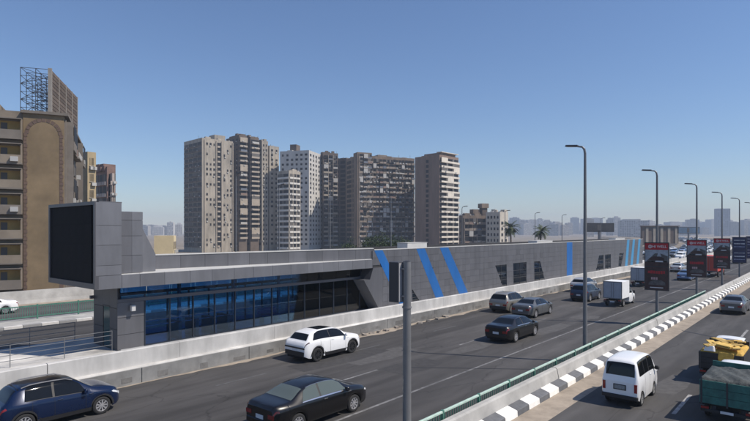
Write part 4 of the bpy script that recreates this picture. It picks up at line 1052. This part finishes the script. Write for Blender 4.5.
def roof_clutter(b, x0, x1, y0, y1, z, n, m, seed):
    rr = random.Random(seed); n = int(n*1.6)+1
    an = b.mb('antennas', DARKM)
    for i in range(n//2): x, y = rr.uniform(x0, x1), rr.uniform(y0, (y0+y1)/2); an.box(x-.05, x+.05, y-.05, y+.05, z, z+rr.uniform(1.5,3))
    mb = b.mb('roof_sheds', m); dm = b.mb('dishes_and_tanks', ACM)
    for i in range(n):
        w, d, h = rr.uniform(1.2,4), rr.uniform(1.2,4), rr.uniform(.6,2.6); x, y = rr.uniform(x0, x1-w), rr.uniform(y0, y1-d)
        mb.box(x, x+w, y, y+d, z, z+h)
    for i in range(n*2):
        x, y = rr.uniform(x0, x1-.8), rr.uniform(y0, y1-.8); dm.box(x, x+rr.uniform(.4,.9), y, y+.5, z, z+rr.uniform(.5,1.6))
    mb2 = b.mb('roof_edge', m); mb2.box(x0, x1, y0, y0+.25, z, z+.9); mb2.box(x0, x0+.25, y0+.25, y1, z, z+.9); mb2.box(x1-.25, x1, y0+.25, y1, z, z+.9)
def ztop(y, d): return CAMH+(HY-y)/F*d+6
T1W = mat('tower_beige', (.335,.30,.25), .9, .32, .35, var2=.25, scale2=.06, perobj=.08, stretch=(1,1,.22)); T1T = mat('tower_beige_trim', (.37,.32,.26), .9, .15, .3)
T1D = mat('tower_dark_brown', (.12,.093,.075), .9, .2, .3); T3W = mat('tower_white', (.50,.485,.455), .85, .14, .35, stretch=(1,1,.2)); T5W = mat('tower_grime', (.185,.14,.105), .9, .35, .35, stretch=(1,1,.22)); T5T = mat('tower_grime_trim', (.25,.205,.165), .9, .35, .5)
T6W = mat('tower_brown', (.215,.15,.115), .9, .22, .35, stretch=(1,1,.2)); T6T = mat('tower_cream', (.62,.57,.49), .85, .18, .3)
# T1: stepped beige tower, five staggered wings
d1 = 325; b = Bld('apartment_tower', 'beige tower block with staggered wings, leftmost of the tall cluster', 202, d1, R(45), 'apartment tower', )
zt = ztop(139, d1); Wf, Df = b.W(233), b.D(184)
b.wall(0, Wf, 0, Df, 0, zt, T1W)
for u_ in (.08,.45,.62,.985): fbox(b.mb('ribs', T1T), 'f', 0, Wf*u_-.25, Wf*u_+.25, 0, .55, 0, zt)
facade(b, 'f', 0, Wf*.10, Wf*.44, 3, zt-1, 'win', 3, 3.0, T1W, T1T, 1, .6); facade(b, 'f', 0, Wf*.47, Wf*.60, 3, zt-1, 'shaft', 1, 3.0, T1W, T1T, 2); facade(b, 'f', 0, Wf*.66, Wf*.98, 3, zt-1, 'win', 3, 3.0, T1W, T1T, 3, .55)
facade(b, 'l', 0, .5, Df-.5, 3, zt-1, 'loggia', 4, 3.0, T1W, T1D, 4)
roof_clutter(b, 0, Wf, 0, Df, zt, 5, T1W, 5); b.wall(Wf*.5, Wf*.85, 4, 11, zt, zt+4.5, T1W, 'stair_head')
xs = [(233,239,247,136),(247,250.5,259,138),(259,262,268,142),(267.5,269.5,279,147)]
px0 = 233
for k, (xl, xc, xr, yt) in enumerate(xs):
    # local position of each wing's corner
    Xw = (xc-CX)/F*(d1+19+4*k); dd = d1+19+4*k
    rel = Vector((Xw-(202-CX)/F*d1, dd-d1)); lx = rel.x*math.cos(R(45))+rel.y*math.sin(R(45)); ly = -rel.x*math.sin(R(45))+rel.y*math.cos(R(45))
    w = solve(xc, dd, R(45), xr); z = ztop(yt, dd); m_ = T1D if k < 2 else T1W
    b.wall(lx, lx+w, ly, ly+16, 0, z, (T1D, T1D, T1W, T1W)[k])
    facade(b, 'f', ly, lx+.2, lx+w-.2, 8 if k < 2 else 3, z-.6, 'balc' if k < 2 else 'win', 1 if k < 2 else 2, 3.0, T1W, T1T, 10+k)
    facade(b, 'l', lx, ly+.5, ly+9, 3, z-.6, 'win', 2, 3.0, T1D, T1D, 20+k)
    if k == 1: roof_clutter(b, lx, lx+w, ly, ly+10, z, 4, T1D, 9)
    else: roof_clutter(b, lx, lx+w, ly, ly+12, z, 2, m_, 9+k)
b.done()
def tower(label, xl, xc, xr, d, phi, ytop, wm, tm, fstyle, fb_, lstyle, lb_, seed, fl=3.0, roof=4, name='apartment_tower', zlow=3, group=None, fm=None, lm=None):
    b = Bld(name, label, xc, d, R(phi), 'apartment tower' if 'tower' in name else 'building', group)
    W_, D_ = b.W(xr), b.D(xl); zt = ztop(ytop, d)
    b.wall(0, W_, 0, D_, 0, zt, wm)
    if fstyle: facade(b, 'f', 0, .4, W_-.4, zlow, zt-.5, fstyle, fb_, fl, wm, tm, seed)
    if lstyle: facade(b, 'l', 0, .4, D_-.4, zlow, zt-.5, lstyle, lb_, fl, wm, lm or wm, seed+1)
    facade(b, 'r', W_, .4, D_-.4, zlow, zt-.5, 'win', max(2, int(D_/5)), fl, wm, tm, seed+2)
    if roof: roof_clutter(b, 0, W_, 0, D_, zt, roof, wm, seed+3)
    return b, W_, D_, zt
b, W_, D_, zt = tower('shorter pale banded apartment block in front of the white tower', 277, 289, 300.5, 300, 52, 172, T1W, mat('pale_band', (.58,.56,.52), .85, .12, .4), 'loggia', 3, 'loggia', 2, 31, lm=MATS['pale_band']); b.done()
b, W_, D_, zt = tower('white tower block with rows of small dark windows and roof shed', 280, 309, 323, 345, 74, 151.5, T3W, T3W, 'win', 5, 'win', 6, 41, zlow=3)
b.wall(3, 9, D_*.5, D_*.72, zt, zt+5.5, T1D, 'stair_head'); b.done()
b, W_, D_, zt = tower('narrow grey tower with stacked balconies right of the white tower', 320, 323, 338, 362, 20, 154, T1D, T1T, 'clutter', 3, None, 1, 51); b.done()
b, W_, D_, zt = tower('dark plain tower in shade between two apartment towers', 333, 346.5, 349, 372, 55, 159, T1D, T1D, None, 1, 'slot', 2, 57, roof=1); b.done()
b, W_, D_, zt = tower('wide grimy brown tower crowded with balconies and air conditioners', 346, 358.5, 414.5, 335, 24, 156.5, T5W, T5T, 'clutter', 17, 'slot', 2, 61, roof=14)
b.wall(-1.0, W_*.22, -.9, 6, 0, zt+2.6, T5W, 'corner_bay'); facade(b, 'f', -.9, 0, W_*.22, 3, zt+2, 'clutter', 3, 3.0, T5W, T5T, 66); b.wall(W_*.36, W_*.52, 2, 9, zt, zt+2.2, T5T, 'stair_head'); b.done()
b, W_, D_, zt = tower('brown tower with bright cream balcony front, rightmost of the tall cluster', 415, 439.5, 458.5, 320, 47, 156, T6W, T6T, 'balc', 3, None, 2, 71, fl=2.9, roof=4)
facade(b, 'l', 0, D_*.42, D_*.56, 3, zt-1, 'slot', 1, 2.9, T6W, T6W, 75)
b.wall(2, W_-2, 1, D_*.7, zt, zt+2.4, T6W, 'penthouse'); b.wall(1, W_-1, -.8, 3, zt+2.4, zt+2.8, T6T, 'canopy'); b.done()
# T7: lower cluster with water towers
b, W_, D_, zt = tower('low brown block with two brick water towers beside the palm trees', 459, 463, 486, 300, 18, 217, T5W, T5T, 'clutter', 5, 'win', 2, 81, name='apartment_building')
for u, y, w in ((.30, 213.5, 3.4), (.66, 209, 4.2)):
    b.wall(W_*u-w/2, W_*u+w/2, 2, 2+w, zt, ztop(y, 300), T5W, 'water_tower')
b.wall(W_*.9, W_*.9+3.2, 1.5, 5, zt, ztop(207.5, 300), T1D, 'stair_head'); b.wall(W_*.9-.6, W_*.9+3.8, 1, 5.6, ztop(207.5, 300), ztop(203, 300), T5W, 'water_tank'); b.done()
b, W_, D_, zt = tower('pale beige block beside the two brick water towers', 486, 500, 508, 295, 50, 213.5, mat('pale_beige', (.46,.42,.36), .9, .15, .3), T1T, 'win', 2, 'win', 4, 91, name='apartment_building', roof=3); b.done()
b, W_, D_, zt = tower('small cream yellow two storey house behind the station roof', 154, 157, 176, 118, 14, 235.5, mat('cream_yellow', (.62,.52,.33), .85, .1, .5), mat('cream_pale', (.68,.6,.45), .85), 'win', 6, None, 1, 95, name='house', zlow=1.5, roof=0); b.done()
# brown building and sign past the end of the station
b, W_, D_, zt = tower('low brown building with pale upright bands past the end of the station', 640.5, 642, 678.5, 300, 4, 226.5, mat('brown_render', (.13,.10,.085), .9, .15, .3), T1D, None, 1, None, 1, 97, name='roadside_building', roof=0)
for k in range(5): MB().box(W_*(.10+.2*k), W_*(.17+.2*k), -.25, -.002, 0, zt-.6).build('pale_band', T1T, b.root)
MB().box(-.4, W_+.4, -.6, D_, zt, zt+.5).build('roof_slab', T1D, b.root); b.done()

# left: old apartment block with rooftop billboard
OW, OT = mat('old_tan', (.20,.148,.088), .9, .2, .4, var2=.25, scale2=.12), mat('old_beige', (.22,.185,.145), .9, .15, .4, var2=.15, scale2=.1)
OG = mat('old_grey', (.17,.15,.13), .9, .18, .5); OY = mat('loggia_ochre', (.40,.26,.085), .9, .15, .8); ORD = mat('red_border', (.125,.085,.068), .9, .2, 1)
b = Bld('old_apartment_block', 'old tan apartment block with arched blank wall and ochre balconies beside the side road', 64, 70, R(25), 'apartment building')
zt = ztop(116, 70); Wl = -b.W(23); Dr = 30
b.wall(-Wl, 0, 0, Dr, 0, zt, OW)
b.wall(-20, -Wl-.02, .35, Dr, 0, ztop(109, 67), OT, 'balcony_wing')
# arch border: small blocks around the blank wall
ar_x0, ar_x1 = -Wl+.55, -.55; rad = (ar_x1-ar_x0)/2; zc = zt-.9-rad
for sx in (-Wl+.05, -.5):
    z = 1.0
    while z < zc: MB().box(sx, sx+.42*(1 if int(z*2) % 2 else .8), -.035, 0, z, z+.42).build('border_block', ORD, b.root); z += .47
for i in range(11):
    a = math.pi*(i+.5)/11
    cx_, cz_ = (ar_x0+ar_x1)/2+math.cos(a)*(rad+.12), zc+math.sin(a)*(rad+.12)
    da = .17
    pl = [((ar_x0+ar_x1)/2+math.cos(a+q)*r_, zc+math.sin(a+q)*r_) for q, r_ in ((-da*.7,rad-.05),(da*.7,rad-.05),(da*.7,rad+.38),(-da*.7,rad+.38))]
    MB().prism(pl, 'y', -.035, 0).build('border_block', ORD, b.root)
# balconies of the left wing
fh = 3.12; nfl = int(ztop(109,67)/fh)
for i in range(nfl):
    z = ztop(109,67)-1.0-(i+1)*fh+.55
    if z < 0: break
    for (x0, x1) in ((-Wl-2.75, -Wl-.2), (-Wl-6.4, -Wl-3.6), (-Wl-10.2, -Wl-7.2)):
        g_ = MB().box(x0, x1, .33, .347, z+.05, z+2.25).build('loggia_wall', OY, b.root)
        MB().box(x0+.35, x0+1.05, .31, .328, z+.1, z+2.0).build('loggia_door', DW2, g_)
        MB().box(x0-.12, x1+.14, -.75, .3, z-.12, z+.05).build('balcony_slab', OG, b.root)
        MB().box(x0-.12, x1+.14, -.75, -.63, z+.05, z+1.05).build('balcony_parapet', OT if i % 3 else OG, b.root)
        MB().box(x1+.02, x1+.14, -.63, .3, z+.05, z+2.4).build('balcony_cheek', OT, b.root)
        MB().box(x0-.12, x1+.14, -.75, .3, z+2.4, z+2.52).build('balcony_head', OG, b.root)
        if i in (1, 3): MB().box(x1-1.0, x1-.2, -1.1, -.76, z+.2, z+.8).build('air_conditioner', ACM, b.root)
# right facade: pilasters, windows, balconies
zb0 = 2.0
for k in range(7):
    y = .3+k*4.8; MB().box(.002, .22, y, y+.5, 0, zt-.4).build('pilaster', OG, b.root)
facade(b, 'r', 0, .9, Dr-1, 2.6, zt-.6, 'clutter', 6, 3.1, OW, OG, 131)
MB().box(-Wl-.2, .5, -.3, Dr, zt, zt+.35).build('cornice', OG, b.root)
# sheds on the roof and a further storey
b.wall(-Wl+.5, -.6, 14, Dr-.5, zt+.35, zt+2.7, OG, 'roof_storey')
b.wall(-13, -Wl-3.2, 3, 12, ztop(109,67), ztop(97,67), OT, 'roof_shed'); b.done()
# rooftop billboard
p0 = pxd(50.5, 72); bb = empty('rooftop_billboard', (p0.x, p0.y, zt-6+.35), math.atan2(.953, -.303)+TH, 'rooftop billboard of brown boards on a steel lattice above the tan block', 'billboard')
Lb, zb_, zt_ = 15.7, .6, 6.3
nb_ = 11
for j in range(nb_):
    z0 = zb_+(zt_-zb_)*j/nb_; MB().box(0, Lb, -.1, .02, z0+.02, z0+(zt_-zb_)/nb_-.06).build('board', mat('board_brown', (.105,.082,.066), .85, .3, 1.2, perobj=.3), bb)
MB().box(-.25, .05, -.2, .25, 0, zt_+.1).build('end_post', mat('pale_post', (.27,.25,.225), .8, .15, 2), bb)
for x in (4, 8, 12, Lb-.1): MB().box(x-.08, x+.08, -.16, -.101, 0, zt_).build('batten', MATS['pale_post'], bb)
lat = MB(); dp = 3.5
for x in (0.1, 2.6, 5.2, 7.8, 10.4, 13.0, 15.5):
    for y in (dp, dp*.5): lat.bar((x, y, 0), (x, y, zt_), .07)
    for q in range(6):
        z0, z1 = zt_*q/6, zt_*(q+1)/6
        lat.bar((x, .1, z1), (x, dp, z1), .055); lat.bar((x, .1, z0 if q % 2 else z1), (x, dp, z1 if q % 2 else z0), .055)
for q in range(7):
    z = zt_*q/6
    for y in (dp, dp*.5): lat.bar((.1, y, z), (15.5, y, z), .05)
for x in (0.1, 5.2, 10.4):
    for q in range(0, 6, 2): lat.bar((x, dp, zt_*q/6), (x+5.1, dp, zt_*(q+2)/6), .05)
lat.build('steel_lattice', mat('lattice_steel', (.035,.038,.045), .6), bb)
# next buildings in the row
b, W_, D_, zt = tower('tan yellow block with a pale street front, next to the old arched block', 81, 87.5, 96, 104, 55, 151.5, mat('tan_yellow', (.36,.29,.18), .9, .12, .4), mat('pale_front', (.48,.45,.40), .9, .15, .4), 'win', 5, None, 1, 141, name='apartment_building', roof=0); b.done()
b, W_, D_, zt = tower('unfinished reddish brick block behind the tan yellow block', 95, 107, 115.5, 150, 50, 171, mat('raw_brick', (.19,.125,.105), .95, .25, .5), mat('raw_slab', (.36,.31,.28), .9, .2, .5), 'balc', 3, 'loggia', 3, 151, name='apartment_building', roof=5, lm=MATS['raw_slab']); b.done()
# far skyline
SKYM = [mat('far_block', (.30,.28,.26), .9, .1, .05, perobj=.2), mat('far_block_pale', (.42,.40,.38), .9, .1, .05, perobj=.2)]
rr = random.Random(21)
def far(px, w, y, d, label='distant apartment block on the hazy skyline', name='distant_block', group='distant blocks on the skyline', steps=True, m=None):
    zt = ztop(y, d); wm = w/F*d; loc, rz = place(px, d, R(rr.uniform(-20,20))); loc.z = -6
    o = empty(name, loc, rz, label, 'building', group); m = m or rr.choice(SKYM)
    MB().box(-wm/2, wm/2, 0, wm*.7, 0, zt).build('wall', m, o)
    if steps: MB().box(-wm*rr.uniform(.1,.4), wm*rr.uniform(.1,.4), wm*.1, wm*.5, zt, zt+rr.uniform(1.5,5)).build('roof_shed', m, o)
    wn_ = MB(); nf = max(2, int(zt/3.2)); nbx = max(2, int(wm/4))
    for i in range(nf):
        for j in range(nbx):
            if rr.random() < .8: wn_.box(-wm/2+wm*(j+.25)/nbx, -wm/2+wm*(j+.75)/nbx, -.12, 0, i*zt/nf+1, i*zt/nf+2.4)
    wn_.build('windows', DW, o, kind='stuff'); return o
x = 497
while x < 626:
    far(x, rr.uniform(5,13), rr.uniform(217.5,227), rr.uniform(1500,2350)); x += rr.uniform(4,8)
x = 652
while x < 760:
    far(x, rr.uniform(6,14), rr.uniform(219,228), rr.uniform(1500,2350)); x += rr.uniform(4,8)
x = 112
while x < 186:
    far(x, rr.uniform(5,12), rr.uniform(222,229), rr.uniform(1300,2200)); x += rr.uniform(5,9)
far(634.5, 27, 220.5, 1100, 'wide pale block with many windows on the skyline past the station', 'wide_block', None, m=mat('wide_block', (.42,.41,.40), .9, .08, .1))
far(724, 11.5, 208.5, 1400, 'slender tall tower on the hazy skyline behind the lamp posts', 'slender_tower', None, False, m=mat('slender_tower', (.24,.26,.30), .7))
far(590, 8, 219, 1200, 'small rounded block behind the dark roadside billboard', 'domed_block', None)
# roadside billboards beyond the station
def hoarding(px, w, y0, y1, d, m, label, mast=True):
    z0, z1, wm = ztop(y1, d), ztop(y0, d), w/F*d; loc, rz = place(px, d, R(6)); loc.z = -6
    o = empty('roadside_billboard', loc, rz, label, 'billboard')
    MB().box(-wm/2, wm/2, 0, .8, z0, z1).build('case', DARKM, o); MB().box(-wm/2+.25, wm/2-.25, -.05, -.002, z0+.25, z1-.25).build('poster', m, o)
    MB().box(-wm*.1, wm*.02, -.08, -.052, z0+.5, z1-.5).build('picture', PMID, o)
    MB().tube((0,.4,0),(0,.4,z0),.5,.45,10).build('mast', STEEL, o, smooth=40)
hoarding(600, 30, 223, 232, 170, mat('hoarding_dark', (.045,.045,.05), .5, .4, .4), 'dark wide billboard on a mast behind the station roof')
hoarding(689, 23, 227, 233.5, 290, mat('hoarding_blue', (.10,.16,.24), .5, .3, .4), 'blue grey billboard beside the far end of the road')

# ------------------------------------------------------------------ trees
TRK = mat('palm_trunk', (.13,.10,.075), .95, .3, 3); FRD = mat('palm_frond', (.045,.065,.025), .7, .25, 3, perobj=.2); LEAF = mat('tree_leaf', (.04,.065,.022), .8, .3, 1.5)
def palm(px, d, ytop, seed, label):
    rr = random.Random(seed); h = ztop(ytop, d)-1.3; o = empty('palm_tree', pxd(px, d, -6), 0, label, 'palm tree')
    mb = MB(); n = 9; pts = [(.25*math.sin(i*.5+seed)*i/n, 0, h*i/n) for i in range(n+1)]
    for i in range(n): mb.tube(pts[i], pts[i+1], .30-.10*i/n, .27-.10*i/n, 9)
    mb.build('trunk', TRK, o, smooth=40); top = Vector(pts[-1])
    for k in range(34):
        az = rr.uniform(0, 2*math.pi); el = rr.uniform(-.7,1.25); L = rr.uniform(2.3,3.2); fr = MB()
        p = top.copy(); dirv = Vector((math.cos(az)*math.cos(el), math.sin(az)*math.cos(el), math.sin(el))); prev = p
        side = Vector((-math.sin(az), math.cos(az), 0))
        ns = 9
        for i in range(ns):
            dirv = (dirv+Vector((0,0,-.16))).normalized(); nxt = prev+dirv*(L/ns)
            fr.tube(prev, nxt, .035, .03, 4)
            ll = .75*math.sin(math.pi*(i+1.2)/(ns+1.6))
            for sg in (-1, 1):
                for q in (.15,.5,.85):
                    a = prev.lerp(nxt, q); tip = a+side*sg*ll+dirv*.35*ll+Vector((0,0,-.28*ll)); fr.add([a-dirv*.05, a+dirv*.05, tip], [(0,1,2)])
            prev = nxt
        fr.build('frond', FRD, o)
palm(511.5, 150, 223, 1, 'palm tree next to the pale beige block behind the station')
palm(541, 150, 226.5, 2, 'palm tree standing alone further right behind the station')
def tree(px, d, ytop, w, seed, label, group):
    rr = random.Random(seed); H = ztop(ytop, d); o = empty('leafy_tree', pxd(px, d, -6), 0, label, 'tree', group); R_ = w/2
    mb = MB(); mb.tube((0,0,0),(.1,.05,H*.45),.22,.14,8)
    tips = []
    for k in range(7):
        az = 2*math.pi*k/7+rr.uniform(-.3,.3); e = (math.cos(az)*R_*rr.uniform(.3,.75), math.sin(az)*R_*rr.uniform(.3,.75), H*rr.uniform(.6,.9)); mb.tube((.1,.05,H*.42), e, .10, .03, 6); tips.append(e)
    mb.build('trunk', TRK, o, smooth=40)
    cr = MB()
    for e in tips+[(0,0,H*.85)]:
        for _ in range(9):
            c = Vector(e)+Vector((rr.gauss(0,R_*.28), rr.gauss(0,R_*.28), rr.gauss(0,H*.09)))
            for _ in range(26):
                p = c+Vector((rr.gauss(0,.35), rr.gauss(0,.35), rr.gauss(0,.28))); n = Vector((rr.gauss(0,1), rr.gauss(0,1), rr.gauss(.4,1))).normalized(); u = n.orthogonal().normalized()*rr.uniform(.10,.22); v = n.cross(u)
                cr.add([p-u, p-v*.5, p+u, p+v*.5], [(0,1,2,3)])
    cr.build('crown', LEAF, o, kind='stuff')
for i, (px, yt, w) in enumerate([(370,240,4.5),(379,235.5,5),(387,234.5,5),(395,238,5.5),(404,239.5,5),(349,241,4)]):
    tree(px, 118, yt, w, 50+i, 'dark green leafy tree just above the station roof below the grimy brown tower', 'trees behind the station roof')
# a few rough stones and litter at the wall foot
STN = mat('rubble', (.28,.25,.22), .95, .3, 6)
def stone(seed):
    rr = random.Random(seed); vs = []
    for sx in (-1,1):
        for sy in (-1,1):
            for sz in (0,1): vs.append((sx*rr.uniform(.07,.16), sy*rr.uniform(.1,.2), sz*rr.uniform(.08,.16)))
    return MB().add(vs, [(0,1,3,2),(4,6,7,5),(0,4,5,1),(2,3,7,6),(0,2,6,4),(1,5,7,3)]).mesh('stone', STN)
stm = [stone(i) for i in range(5)]; rr = random.Random(9)
for i in range(16):
    o = inst('stone', stm[i % 5], None, (-24.2+rr.uniform(0,.35), rr.choice((27.5,29,31,34,36.5,41,48))+rr.uniform(-.8,.8), .004), (0,0,rr.uniform(0,6)))
    tag(o, 'small grey stone in the sand at the foot of the platform wall', 'stone', 'stones at the platform wall foot')

# ------------------------------------------------------------------ haze
hz = MB().box(-2600, 2600, -2600, 2600, -7.2, 88).build('haze', mat('haze_dummy', (.5,.5,.5)), kind='stuff')
hm = bpy.data.materials.new('haze_air'); hm.use_nodes = True; nt = hm.node_tree; nt.nodes.clear()
ho = nt.nodes.new('ShaderNodeOutputMaterial'); pv = nt.nodes.new('ShaderNodeVolumePrincipled')
pv.inputs['Color'].default_value = (.70,.82,1.0,1); pv.inputs['Density'].default_value = .00033; pv.inputs['Anisotropy'].default_value = .0
nt.links.new(pv.outputs[0], ho.inputs['Volume']); hz.data.materials.clear(); hz.data.materials.append(hm)
